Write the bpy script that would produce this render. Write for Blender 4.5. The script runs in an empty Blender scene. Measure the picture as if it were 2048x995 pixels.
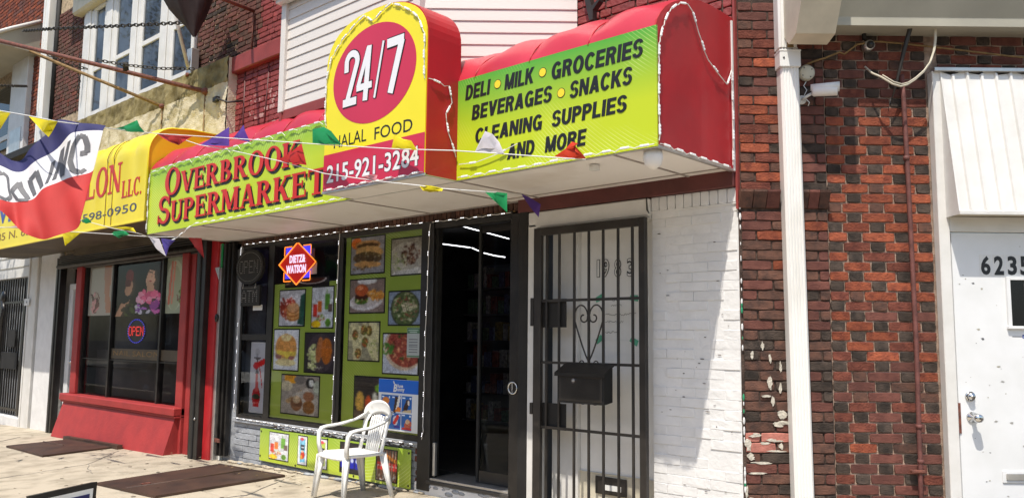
import bpy, bmesh, math, random
import numpy as np
from mathutils import Vector, Matrix
random.seed(7)
rng = np.random.default_rng(5)
S = bpy.context.scene
COL = S.collection
rad = math.radians
# ------------------------------------------------------------------ camera
cam = bpy.data.cameras.new('camera'); co = bpy.data.objects.new('camera', cam); COL.objects.link(co)
yaw, pitch, roll = rad(42.5), rad(6.2), rad(.6)
fw = Vector((-math.sin(yaw)*math.cos(pitch), math.cos(yaw)*math.cos(pitch), math.sin(pitch)))
r0 = Vector((math.cos(yaw), math.sin(yaw), 0)); u0 = r0.cross(fw)
rr = r0*math.cos(roll)+u0*math.sin(roll); uu = -r0*math.sin(roll)+u0*math.cos(roll)
mw = Matrix((rr, uu, -fw)).transposed().to_4x4(); mw.translation = Vector((0, -4.6, 1.5))
co.matrix_world = mw
cam.sensor_width = 36; cam.lens = 36*1670/2048; cam.clip_start = .05; cam.clip_end = 1000
S.camera = co
# ------------------------------------------------------------------ light
W = bpy.data.worlds.new('World'); S.world = W; W.use_nodes = True
nt = W.node_tree; bg = nt.nodes['Background']; sk = nt.nodes.new('ShaderNodeTexSky')
sk.sky_type = 'NISHITA'; sk.sun_disc = False
sun_dir = Vector((.30, -.87, 1.73)).normalized()
sk.sun_elevation = math.asin(sun_dir.z); sk.sun_rotation = math.atan2(sun_dir.x, sun_dir.y)
sk.air_density = 1.2; sk.dust_density = 1.5
nt.links.new(sk.outputs[0], bg.inputs[0]); bg.inputs[1].default_value = .15
sl = bpy.data.lights.new('sun', 'SUN'); sl.energy = 4.3; sl.angle = rad(.5); sl.color = (1, .93, .82)
so = bpy.data.objects.new('sun', sl); COL.objects.link(so); so.location = (0, -4, 12)
so.rotation_euler = sun_dir.to_track_quat('Z', 'Y').to_euler()
S.view_settings.view_transform = 'Standard'; S.view_settings.look = 'None'
S.view_settings.exposure = .30; S.view_settings.gamma = 1
S.render.engine = 'CYCLES'
S.cycles.max_bounces = 8; S.cycles.transparent_max_bounces = 12
# ------------------------------------------------------------------ helpers
def lin(c): return tuple(((x/12.92) if x <= .04045 else ((x+.055)/1.055)**2.4) for x in c[:3])
M = {}
def pm(name, col, rough=.7, var=.2, scale=6., bump=0., bscale=60., metal=0., col2=None, rnd=0., emit=None, spec=.5, det=4., ramp=(.35, .65), coat=0., stretch=None):
    m = bpy.data.materials.new(name); m.use_nodes = True; n = m.node_tree.nodes; l = m.node_tree.links
    p = n['Principled BSDF']
    tc = n.new('ShaderNodeTexCoord'); oi = n.new('ShaderNodeObjectInfo')
    ad = n.new('ShaderNodeVectorMath'); ad.operation = 'ADD'
    mu = n.new('ShaderNodeMath'); mu.operation = 'MULTIPLY'; mu.inputs[1].default_value = 37.
    l.new(oi.outputs['Random'], mu.inputs[0]); l.new(tc.outputs['Object'], ad.inputs[0]); l.new(mu.outputs[0], ad.inputs[1])
    vec = ad.outputs[0]
    if stretch:
        mp = n.new('ShaderNodeMapping'); mp.inputs['Scale'].default_value = stretch; l.new(vec, mp.inputs[0]); vec = mp.outputs[0]
    nz = n.new('ShaderNodeTexNoise'); nz.inputs['Scale'].default_value = scale; nz.inputs['Detail'].default_value = det
    l.new(vec, nz.inputs['Vector'])
    rp = n.new('ShaderNodeValToRGB'); rp.color_ramp.elements[0].position, rp.color_ramp.elements[1].position = ramp
    c2 = col2 if col2 else tuple(max(0, c*(1-var*1.6)) for c in col)
    rp.color_ramp.elements[0].color = (*c2, 1); rp.color_ramp.elements[1].color = (*col, 1)
    l.new(nz.outputs['Fac'], rp.inputs[0]); out = rp.outputs[0]
    if rnd:
        hs = n.new('ShaderNodeHueSaturation'); mr = n.new('ShaderNodeMapRange'); mr.inputs['To Min'].default_value = 1-rnd; mr.inputs['To Max'].default_value = 1+rnd
        l.new(oi.outputs['Random'], mr.inputs['Value']); l.new(mr.outputs[0], hs.inputs['Value']); l.new(out, hs.inputs['Color']); out = hs.outputs[0]
    l.new(out, p.inputs['Base Color'])
    p.inputs['Roughness'].default_value = rough; p.inputs['Metallic'].default_value = metal
    p.inputs['Specular IOR Level'].default_value = spec
    if coat: p.inputs['Coat Weight'].default_value = coat; p.inputs['Coat Roughness'].default_value = .08
    if bump:
        n2 = n.new('ShaderNodeTexNoise'); n2.inputs['Scale'].default_value = bscale; n2.inputs['Detail'].default_value = 6
        l.new(vec, n2.inputs['Vector']); b = n.new('ShaderNodeBump'); b.inputs['Strength'].default_value = bump; b.inputs['Distance'].default_value = .01
        l.new(n2.outputs['Fac'], b.inputs['Height']); l.new(b.outputs[0], p.inputs['Normal'])
    if emit:
        p.inputs['Emission Color'].default_value = (*emit[0], 1); p.inputs['Emission Strength'].default_value = emit[1]
    M[name] = m
    return m
def glass(name, tint=(.02, .025, .025), alpha=.25, rough=.02, ior=1.45):
    # sheet glass: part see-through, part dark tint, mirror by Fresnel
    m = bpy.data.materials.new(name); m.use_nodes = True; n = m.node_tree.nodes; l = m.node_tree.links
    n.remove(n['Principled BSDF']); o = n['Material Output']
    t = n.new('ShaderNodeBsdfTransparent'); t.inputs[0].default_value = (alpha, alpha, alpha, 1)
    g = n.new('ShaderNodeBsdfGlossy'); g.inputs['Roughness'].default_value = rough; g.inputs[0].default_value = (.9, .95, 1, 1)
    f = n.new('ShaderNodeFresnel'); f.inputs[0].default_value = ior
    mx = n.new('ShaderNodeMixShader'); l.new(f.outputs[0], mx.inputs[0]); l.new(t.outputs[0], mx.inputs[1]); l.new(g.outputs[0], mx.inputs[2])
    l.new(mx.outputs[0], o.inputs[0]); M[name] = m
def printed(name, rough=.35, coat=0.):
    m = bpy.data.materials.new(name); m.use_nodes = True; n = m.node_tree.nodes; l = m.node_tree.links
    p = n['Principled BSDF']; a = n.new('ShaderNodeAttribute'); a.attribute_name = 'Col'; l.new(a.outputs['Color'], p.inputs['Base Color'])
    p.inputs['Roughness'].default_value = rough; p.inputs['Coat Weight'].default_value = coat; p.inputs['Coat Roughness'].default_value = .05
    M[name] = m
def leafprint(name, lo, hi, z0, z1, wave, rough=.4, centre=(0, 0, 0), linecol=(.75, .85, .3), coat=0., dist=0.):
    # flat printed vinyl: green blend with fine pale curved lines
    m = bpy.data.materials.new(name); m.use_nodes = True; n = m.node_tree.nodes; l = m.node_tree.links
    p = n['Principled BSDF']; tc = n.new('ShaderNodeNewGeometry'); sx = n.new('ShaderNodeSeparateXYZ'); l.new(tc.outputs['Position'], sx.inputs[0])
    wv0 = n.new('ShaderNodeTexNoise'); wv0.inputs['Scale'].default_value = .9; l.new(tc.outputs['Position'], wv0.inputs[0])
    mr = n.new('ShaderNodeMapRange'); mr.inputs['From Min'].default_value = z0; mr.inputs['From Max'].default_value = z1
    sm = n.new('ShaderNodeMath'); sm.operation = 'MULTIPLY_ADD'; sm.inputs[1].default_value = dist; l.new(wv0.outputs['Fac'], sm.inputs[0]); l.new(sx.outputs['Z'], sm.inputs[2])
    l.new(sm.outputs[0], mr.inputs['Value'])
    rp = n.new('ShaderNodeValToRGB'); rp.color_ramp.elements[0].color = (*lo, 1); rp.color_ramp.elements[1].color = (*hi, 1)
    l.new(mr.outputs[0], rp.inputs[0])
    sb = n.new('ShaderNodeVectorMath'); sb.operation = 'SUBTRACT'; sb.inputs[1].default_value = centre; l.new(tc.outputs['Position'], sb.inputs[0])
    wv = n.new('ShaderNodeTexWave'); wv.wave_type = 'RINGS'; wv.rings_direction = 'Y'; wv.inputs['Scale'].default_value = wave; wv.inputs['Distortion'].default_value = 0
    l.new(sb.outputs[0], wv.inputs[0])
    gt = n.new('ShaderNodeMapRange'); gt.inputs['From Min'].default_value = .80; gt.inputs['From Max'].default_value = .95; l.new(wv.outputs['Fac'], gt.inputs['Value'])
    nm = n.new('ShaderNodeTexNoise'); nm.inputs['Scale'].default_value = 1.7; l.new(tc.outputs['Position'], nm.inputs[0])
    ng = n.new('ShaderNodeMapRange'); ng.inputs['From Min'].default_value = .48; ng.inputs['From Max'].default_value = .6; ng.inputs['To Max'].default_value = .55; l.new(nm.outputs['Fac'], ng.inputs['Value'])
    ml = n.new('ShaderNodeMath'); ml.operation = 'MULTIPLY'; l.new(gt.outputs[0], ml.inputs[0]); l.new(ng.outputs[0], ml.inputs[1])
    mx = n.new('ShaderNodeMix'); mx.data_type = 'RGBA'; l.new(ml.outputs[0], mx.inputs['Factor']); l.new(rp.outputs[0], mx.inputs['A']); mx.inputs['B'].default_value = (*linecol, 1)
    l.new(mx.outputs['Result'], p.inputs['Base Color']); p.inputs['Roughness'].default_value = rough
    p.inputs['Coat Weight'].default_value = coat; p.inputs['Coat Roughness'].default_value = .05
    M[name] = m

class MB:
    def __init__(s): s.v = []; s.f = []; s.m = []; s.sm = []; s.mats = []
    def mi(s, m):
        if m not in s.mats: s.mats.append(m)
        return s.mats.index(m)
    def add(s, v, f, m, smooth=False):
        b = len(s.v); s.v += [tuple(x) for x in v]; k = s.mi(m)
        for q in f: s.f.append(tuple(b+i for i in q)); s.m.append(k); s.sm.append(smooth)
    def box(s, x0, x1, y0, y1, z0, z1, m, b=0.):
        x0, x1 = min(x0, x1), max(x0, x1); y0, y1 = min(y0, y1), max(y0, y1); z0, z1 = min(z0, z1), max(z0, z1)
        b = min(b, (x1-x0)*.45, (y1-y0)*.45, (z1-z0)*.45)
        if b <= 0:
            s.add([(x0, y0, z0), (x1, y0, z0), (x1, y1, z0), (x0, y1, z0), (x0, y0, z1), (x1, y0, z1), (x1, y1, z1), (x0, y1, z1)],
                  [(0, 3, 2, 1), (4, 5, 6, 7), (0, 1, 5, 4), (1, 2, 6, 5), (2, 3, 7, 6), (3, 0, 4, 7)], m)
            return s
        bm = bmesh.new(); bmesh.ops.create_cube(bm, size=1)
        for v in bm.verts: v.co = Vector(((x0+x1)/2+v.co.x*(x1-x0), (y0+y1)/2+v.co.y*(y1-y0), (z0+z1)/2+v.co.z*(z1-z0)))
        bmesh.ops.bevel(bm, geom=bm.edges[:], offset=b, segments=1, affect='EDGES')
        s.bm(bm, m); return s
    def bm(s, bm, m, smooth=False):
        bm.verts.index_update(); s.add([v.co[:] for v in bm.verts], [[v.index for v in f.verts] for f in bm.faces], m, smooth); bm.free()
    def sheetg(s, x0, x1, z0, z1, y, m):
        s.add([(x0, y, z0), (x1, y, z0), (x1, y, z1), (x0, y, z1)], [(0, 1, 2, 3)], m); return s
    def prism(s, pts, y0, y1, m, smooth=False):
        # outline in (x, z), extruded from y0 (front) to y1
        n = len(pts); a = sum(pts[i][0]*pts[(i+1) % n][1]-pts[(i+1) % n][0]*pts[i][1] for i in range(n))
        if a < 0: pts = pts[::-1]
        v = [(p[0], y0, p[1]) for p in pts]+[(p[0], y1, p[1]) for p in pts]
        s.add(v, [tuple(range(n)), tuple(range(2*n-1, n-1, -1))]+[(i, i+n, (i+1) % n+n, (i+1) % n) for i in range(n)], m, smooth); return s
    def prismx(s, pts, x0, x1, m):
        # outline in (y, z), extruded along x
        n = len(pts); v = [(x0, p[0], p[1]) for p in pts]+[(x1, p[0], p[1]) for p in pts]
        s.add(v, [tuple(range(n)), tuple(range(2*n-1, n-1, -1))]+[(i, i+n, (i+1) % n+n, (i+1) % n) for i in range(n)], m); return s
    def tube(s, path, r, m, n=6, caps=True, rx=None):
        P = [Vector(p) for p in path]; rings = []; up = None
        for i, p in enumerate(P):
            t = ((P[min(i+1, len(P)-1)]-P[max(i-1, 0)])).normalized()
            if up is None: up = t.orthogonal().normalized()
            up = (up-t*up.dot(t)); up = up.normalized() if up.length > 1e-6 else t.orthogonal().normalized()
            sd = t.cross(up); R = r[i] if isinstance(r, (list, tuple)) else r
            rings.append([p+up*math.cos(2*math.pi*k/n)*R+sd*math.sin(2*math.pi*k/n)*R for k in range(n)])
        v = [q for g in rings for q in g]; f = []
        for i in range(len(P)-1):
            for k in range(n): f.append((i*n+k, i*n+(k+1) % n, (i+1)*n+(k+1) % n, (i+1)*n+k))
        if caps: f += [tuple(range(n-1, -1, -1)), tuple((len(P)-1)*n+k for k in range(n))]
        s.add(v, f, m, n > 4); return s
    def disc(s, c, r, d, m, n=20, rz=None):
        # disc facing -y : centre c, radius r, thickness d
        rz = rz or r
        return s.prism([(c[0]+r*math.cos(2*math.pi*k/n), c[2]+rz*math.sin(2*math.pi*k/n)) for k in range(n)], c[1]-d, c[1], m)
    def ball(s, c, r, m, seg=10, sc=(1, 1, 1)):
        bm = bmesh.new(); bmesh.ops.create_uvsphere(bm, u_segments=seg, v_segments=max(4, seg//2+1), radius=r)
        for v in bm.verts: v.co = Vector((c[0]+v.co.x*sc[0], c[1]+v.co.y*sc[1], c[2]+v.co.z*sc[2]))
        s.bm(bm, m, True); return s
    def mesh(s, name, off=(0, 0, 0)):
        me = bpy.data.meshes.new(name)
        me.from_pydata([(a-off[0], b-off[1], c-off[2]) for a, b, c in s.v], [], s.f)
        for k in s.mats: me.materials.append(M[k])
        me.polygons.foreach_set('material_index', s.m); me.polygons.foreach_set('use_smooth', s.sm); me.update()
        return me
yw = yaw
RO = Vector((-2.36, 0, 0)); RX = Vector((math.cos(yw), math.sin(yw), 0)); RY = Vector((-math.sin(yw), math.cos(yw), 0))
INFO = {}
def place(o, loc, frame):
    if frame == 'R':
        o.location = RO+RX*loc[0]+RY*loc[1]+Vector((0, 0, loc[2])); o.rotation_euler = (0, 0, yw)
    else: o.location = loc
    INFO[o.name] = tuple(loc)
def tag(o, label, cat, group=None, kind=None):
    if label: o['label'] = label
    if cat: o['category'] = cat
    if group: o['group'] = group
    if kind: o['kind'] = kind
    return o
def thing(name, label, cat, loc, frame='W', group=None):
    o = bpy.data.objects.new(name, None); o.empty_display_size = .1; COL.objects.link(o); place(o, loc, frame)
    return tag(o, label, cat, group)
def obj(name, mb, parent=None, loc=(0, 0, 0), frame='W', label=None, cat=None, group=None, kind=None):
    if parent is not None: loc = INFO[parent.name]
    me = mb.mesh(name, loc); o = bpy.data.objects.new(name, me); COL.objects.link(o)
    if parent is None: place(o, loc, frame)
    else: o.parent = parent; INFO[o.name] = tuple(loc)
    return tag(o, label, cat, group, kind)
def solo(name, mb, label, cat, frame='W', group=None, kind=None):
    # a thing that is one mesh: origin at the middle of its base
    v = np.array(mb.v); loc = (float((v[:, 0].min()+v[:, 0].max())/2), float((v[:, 1].min()+v[:, 1].max())/2), float(v[:, 2].min()))
    return obj(name, mb, None, loc, frame, label, cat, group, kind)
def shared(name, me, parent, loc, rot=None, frame_loc=None):
    # another object on existing mesh data, at a frame position under its parent
    o = bpy.data.objects.new(name, me); COL.objects.link(o); o.parent = parent
    b = INFO[parent.name]; o.location = (loc[0]-b[0], loc[1]-b[1], loc[2]-b[2])
    if rot is not None: o.rotation_euler = rot
    INFO[o.name] = tuple(loc)
    return o
# ---- bricks
BR = {}
def brick_mesh(w, h, d, mat, var, rough=.0022):
    key = (round(w/.006), round(h/.002), round(d, 3), mat, var, rough)
    if key in BR: return BR[key]
    rs = random.Random(hash((key[0], key[1], var)) & 0xffff); mb = MB()
    # ring of 10 points round the face
    pts = []
    for (x, z) in ((-.5, -.5), (-.17, -.5), (.17, -.5), (.5, -.5), (.5, 0), (.5, .5), (.17, .5), (-.17, .5), (-.5, .5), (-.5, 0)):
        cr = abs(x) == .5 and abs(z) == .5
        k = rough*(1.6 if cr else .6)
        pts.append((x*w-(math.copysign(k, x) if abs(x) == .5 else 0)+rs.uniform(-rough, rough)*.6, z*h-(math.copysign(k, z) if abs(z) == .5 else 0)+rs.uniform(-rough, rough)*.6))
    n = 10; c = .0015+rough*.6
    inn = [(p[0]*(1-2*c/w), -d-rs.uniform(-.0012, .0012), p[1]*(1-2*c/h)) for p in pts]
    mid = [(p[0], -d+c*.8, p[1]) for p in pts]; bk = [(p[0], 0, p[1]) for p in pts]
    mb.add(inn+mid+bk, [tuple(range(n))]+[(i+n, (i+1) % n+n, (i+1) % n, i) for i in range(n)]+[(i+2*n, (i+1) % n+2*n, (i+1) % n+n, i+n) for i in range(n)], mat, False)
    me = mb.mesh('brick'); BR[key] = me
    return me
def lay(parent, bricks, y, d=.012, keep=300, rough=.0022, name='brick', key=None):
    # bricks: (x, z, w, h, material); the first ones single objects, the rest one mesh
    if key: bricks = sorted(bricks, key=key)
    rest = MB()
    for i, (x, z, w, h, m) in enumerate(bricks):
        dd = round(d+random.choice((-.003, 0, .003)), 4); me = brick_mesh(w, h, dd, m, random.randrange(5), rough)
        if i < keep: shared(name, me, parent, (x, y, z))
        else: rest.add([(v.co.x+x, v.co.y+y, v.co.z+z) for v in me.vertices], [tuple(p.vertices) for p in me.polygons], m)
    if rest.v: obj('remaining_'+name+'s', rest, parent, kind='stuff')
def courses(x0, x1, z0, z1, ch, units, pick, j=.0048, keepf=None, start=0):
    # units(row) -> iterator of brick lengths; returns list for lay()
    out = []; nrow = int(round((z1-z0)/ch))
    for r in range(nrow):
        z = z0+(r+.5)*ch; x = x0; it = units(r)
        while x < x1-.012:
            w, kind = next(it); xe = min(x+w, x1)
            if xe-x > .02 and (keepf is None or keepf((x+xe)/2, z)):
                out.append(((x+xe)/2, z, xe-x-j, ch-j*.8, pick(kind, z, (x+xe)/2)))
            x += w
    return out
# ---- text
def text(s, name, parent, x0, x1, z0, z1, y, mat, bold=0., ext=.003, shear=0., font_stretch=None, slope=0., flip=False):
    cu = bpy.data.curves.new('t', 'FONT'); cu.body = s; cu.size = 1; cu.offset = bold; cu.resolution_u = 3; cu.shear = shear
    cu.space_character = 1.0+bold*2.4
    to = bpy.data.objects.new('t', cu); COL.objects.link(to); bpy.context.view_layer.update()
    me = bpy.data.meshes.new_from_object(to.evaluated_get(bpy.context.evaluated_depsgraph_get()))
    bpy.data.objects.remove(to); bpy.data.curves.remove(cu)
    vs = np.array([v.co[:] for v in me.vertices]); fs = [tuple(p.vertices) for p in me.polygons]; bpy.data.meshes.remove(me)
    a, b = vs.min(0), vs.max(0)
    X = (vs[:, 0]-a[0])/(b[0]-a[0]); Z = (vs[:, 1]-a[1])/(b[1]-a[1])
    if flip: X = 1-X
    xx = x0+X*(x1-x0); zz = z0+Z*(z1-z0)+slope*(xx-x0)
    mb = MB(); mb.add([(xx[i], y-ext, zz[i]) for i in range(len(X))], fs if not flip else [f[::-1] for f in fs], mat)
    # rim so that the letters have thickness
    ed = {}
    for f in fs:
        for i in range(len(f)):
            e = (f[i], f[(i+1) % len(f)]); ed[e] = 1
    bv = []; bf = []
    for (p, q) in ed:
        if (q, p) not in ed:
            k = len(bv); bv += [(xx[p], y-ext, zz[p]), (xx[q], y-ext, zz[q]), (xx[q], y, zz[q]), (xx[p], y, zz[p])]; bf.append((k, k+3, k+2, k+1))
    mb.add(bv, bf, mat)
    return obj(name, mb, parent) if parent is not None else mb
# ---- serif letters drawn as strokes
def serif(ch):
    st, th, se, sw = .2, .085, .07, .07; P = []
    def R(x0, x1, y0, y1): P.append([(x0, y0), (x1, y0), (x1, y1), (x0, y1)])
    def L(p, q, w): P.append([(p[0]-w/2, p[1]), (p[0]+w/2, p[1]), (q[0]+w/2, q[1]), (q[0]-w/2, q[1])])
    def stem(x, full=True): R(x, x+st, 0, 1); R(x-sw, x+st+sw, 0, se); R(x-sw, x+st+sw, 1-se, 1)
    def arc(cx, cy, rx, ry, a0, a1, tx=st, ty=th, n=12):
        for i in range(n):
            q = []
            for a in (a0+(a1-a0)*i/n, a0+(a1-a0)*(i+1)/n):
                c, s_ = math.cos(rad(a)), math.sin(rad(a)); q.append(((cx+rx*c, cy+ry*s_), (cx+(rx-tx)*c, cy+(ry-ty)*s_)))
            P.append([q[0][0], q[1][0], q[1][1], q[0][1]])
    if ch == 'O': arc(.42, .5, .42, .53, 0, 360, n=24); return P, .84
    if ch == 'V': L((.1, 1), (.42, 0), st); L((.72, 1), (.42, 0), th); R(-.04, .28, 1-se, 1); R(.58, .88, 1-se, 1); return P, .8
    if ch == 'E': stem(.07); R(.27, .66, 1-th, 1); R(.27, .7, 0, th); R(.27, .55, .48, .48+th); R(.6, .66, .74, 1-th); R(.64, .7, th, .28); R(.5, .55, .38, .66); return P, .72
    if ch == 'R': stem(.07); arc(.35, .745, .33, .255, -90, 90); R(.27, .35, 1-th, 1); R(.27, .35, .49, .49+th); L((.4, .5), (.68, 0), st*.95); R(.55, .86, 0, se); return P, .82
    if ch == 'B': stem(.07); arc(.33, .755, .28, .245, -90, 90); arc(.33, .27, .36, .27, -90, 90); R(.27, .34, 1-th, 1); R(.27, .34, .46, .46+th); R(.27, .34, 0, th); return P, .74
    if ch == 'P': stem(.07); arc(.35, .73, .33, .27, -90, 90); R(.27, .35, 1-th, 1); R(.27, .35, .46, .46+th); return P, .72
    if ch == 'K': stem(.07); L((.68, 1), (.3, .42), th*1.2); L((.4, .58), (.68, 0), st); R(.54, .86, 1-se, 1); R(.54, .88, 0, se); return P, .86
    if ch == 'S': arc(.33, .745, .3, .285, 20, 270, tx=.15, ty=.1); arc(.33, .27, .32, .3, -160, 90, tx=.16, ty=.1); R(.56, .62, .68, 1.0); R(.0, .06, 0, .32); return P, .66
    if ch == 'U': R(.06, .06+st, .3, 1); R(-.02, .34, 1-se, 1); R(.62, .62+th, .3, 1); R(.5, .82, 1-se, 1); arc(.383, .3, .323, .32, 180, 360, tx=.15); return P, .8
    if ch == 'M': R(.05, .05+th, 0, 1); stem(.75); L((.16, 1), (.5, .05), st); L((.84, 1), (.5, .05), th*1.1); R(-.05, .22, 0, se); R(-.05, .16, 1-se, 1); return P, 1.04
    if ch == 'N': R(.06, .06+th, 0, 1); R(.66, .66+th, 0, 1); L((.13, 1), (.68, 0), st); R(-.04, .24, 0, se); R(-.04, .14, 1-se, 1); R(.56, .85, 1-se, 1); return P, .84
    if ch == 'A': L((.4, 1), (.68, 0), st); L((.36, 1), (.1, 0), th); R(.2, .58, .28, .28+th); R(-.04, .24, 0, se); R(.52, .86, 0, se); return P, .82
    if ch == 'T': R(.3, .3+st, 0, 1); R(.2, .6, 0, se); R(0, .8, 1-th, 1); R(0, .06, .72, 1-th); R(.74, .8, .72, 1-th); return P, .82
    if ch == 'L': stem(.07); R(.27, .66, 0, th); R(.6, .66, th, .32); return P, .68
    if ch == 'C': arc(.4, .5, .4, .53, 45, 315, n=18); R(.64, .7, .66, 1.0); return P, .74
    if ch == '.': R(0, .15, 0, .15); return P, .2
    return [], .4
def serif_line(s, mb, x0, x1, z, big, small, y, mat, ext=.003, dx=0., dz=0., gap=.07):
    tot = 0; seq = []
    for i, ch in enumerate(s):
        h = big if (i == 0 or s[i-1] == ' ') and big else small
        P, w = serif(ch); seq.append((P, w, h, tot)); tot += (w+gap)*h
    k = (x1-x0)/(tot-gap*small)
    for P, w, h, off in seq:
        for n_, q in enumerate(P):
            e = ext+.00008*n_
            mb.prism([(x0+(off+a*h)*k+dx, z+b*h+dz) for a, b in q], y-e, y, mat)
# ---- little painted prints (flat photographs on posters)
class Pic:
    def __init__(s, w, h, bg): s.w, s.h = w, h; s.a = np.ones((h, w, 3))*np.array(bg); s.Y, s.X = np.mgrid[0:h, 0:w]; s.X = (s.X+.5)/w; s.Y = (s.Y+.5)/h
    def ell(s, cx, cy, rx, ry, c, ang=0., n=.0, part=None):
        t = rad(ang); dx, dy = s.X-cx, s.Y-cy; u = (dx*math.cos(t)+dy*math.sin(t))/rx; v = (-dx*math.sin(t)+dy*math.cos(t))/ry
        k = u*u+v*v < 1
        if part == 'top': k &= v < 0
        if part == 'bot': k &= v > 0
        s.put(k, c, n); return s
    def put(s, k, c, n): s.a[k] = np.array(c)+(rng.random((int(k.sum()), 1))-.5)*n; return s
    def rect(s, x0, y0, x1, y1, c, n=0.): s.put((s.X > x0) & (s.X < x1) & (s.Y > y0) & (s.Y < y1), c, n); return s
    def poly(s, pts, c, n=0.):
        k = np.zeros(s.X.shape, bool); j = len(pts)-1
        for i in range(len(pts)):
            (xi, yi), (xj, yj) = pts[i], pts[j]
            if yi != yj: k ^= ((yi > s.Y) != (yj > s.Y)) & (s.X < (xj-xi)*(s.Y-yi)/(yj-yi)+xi)
            j = i
        s.put(k, c, n); return s
    def line(s, p, q, w, c):
        p, q = np.array(p, float), np.array(q, float); d = q-p; L2 = (d@d) or 1e-9
        t = np.clip(((s.X-p[0])*d[0]+(s.Y-p[1])*d[1])/L2, 0, 1); k = np.hypot(s.X-p[0]-t*d[0], s.Y-p[1]-t*d[1]) < w
        s.put(k, c, 0); return s
    def spot(s, n, cx, cy, rx, ry, cols, r=.03, el=1.6):
        for i in range(n):
            a = rng.random()*6.28; q = math.sqrt(rng.random()); c = cols[rng.integers(len(cols))]
            s.ell(cx+q*rx*math.cos(a), cy+q*ry*math.sin(a), r*el*(.6+rng.random()*.7), r*(.5+rng.random()*.6), c, rng.random()*180, .08)
        return s
def pic(name, parent, P, x0, x1, z0, z1, y, mat='print', thick=.002):
    if name in ('food_picture',):
        a = P.a; q = np.pad(a, ((1, 1), (1, 1), (0, 0)), 'edge'); P.a = (a*2+q[:-2, 1:-1]+q[2:, 1:-1]+q[1:-1, :-2]+q[1:-1, 2:])/6
        lo = rng.random((P.h//5+2, P.w//5+2)); lo = np.kron(lo, np.ones((5, 5)))[:P.h, :P.w]; P.a = P.a*(.96+.18*lo[..., None]+.20*(rng.random((P.h, P.w, 1))-.5))+.02
    h, w = P.h, P.w; me = bpy.data.meshes.new(name); b = INFO[parent.name] if parent is not None else ((x0+x1)/2, y, z0)
    xs = np.linspace(x0, x1, w+1); zs = np.linspace(z1, z0, h+1)
    V = [(x-b[0], y-thick-b[1], z-b[2]) for z in zs for x in xs]; F = [(r*(w+1)+c, (r+1)*(w+1)+c, (r+1)*(w+1)+c+1, r*(w+1)+c+1) for r in range(h) for c in range(w)]
    nf = len(F); k = len(V); V += [(x-b[0], y-b[1], z-b[2]) for x, z in ((x0, z1), (x1, z1), (x1, z0), (x0, z0))]
    cs = (0, w, (h+1)*(w+1)-1, h*(w+1))
    for i in range(4): F.append((cs[i], cs[(i+1) % 4], k+(i+1) % 4, k+i))
    me.from_pydata(V, [], F); me.materials.append(M[mat])
    at = me.attributes.new('Col', 'FLOAT_COLOR', 'CORNER'); a = np.clip(P.a, 0, 1); a = np.where(a <= .04045, a/12.92, ((a+.055)/1.055)**2.4)
    c4 = np.ones((nf*4+16, 4)); c4[:nf*4, :3] = np.repeat(a.reshape(-1, 3), 4, 0); c4[nf*4:, :3] = .05
    at.data.foreach_set('color', c4.ravel()); me.update()
    o = bpy.data.objects.new(name, me); COL.objects.link(o)
    if parent is not None: o.parent = parent; INFO[o.name] = b
    else: place(o, b, 'W')
    return o
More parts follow.
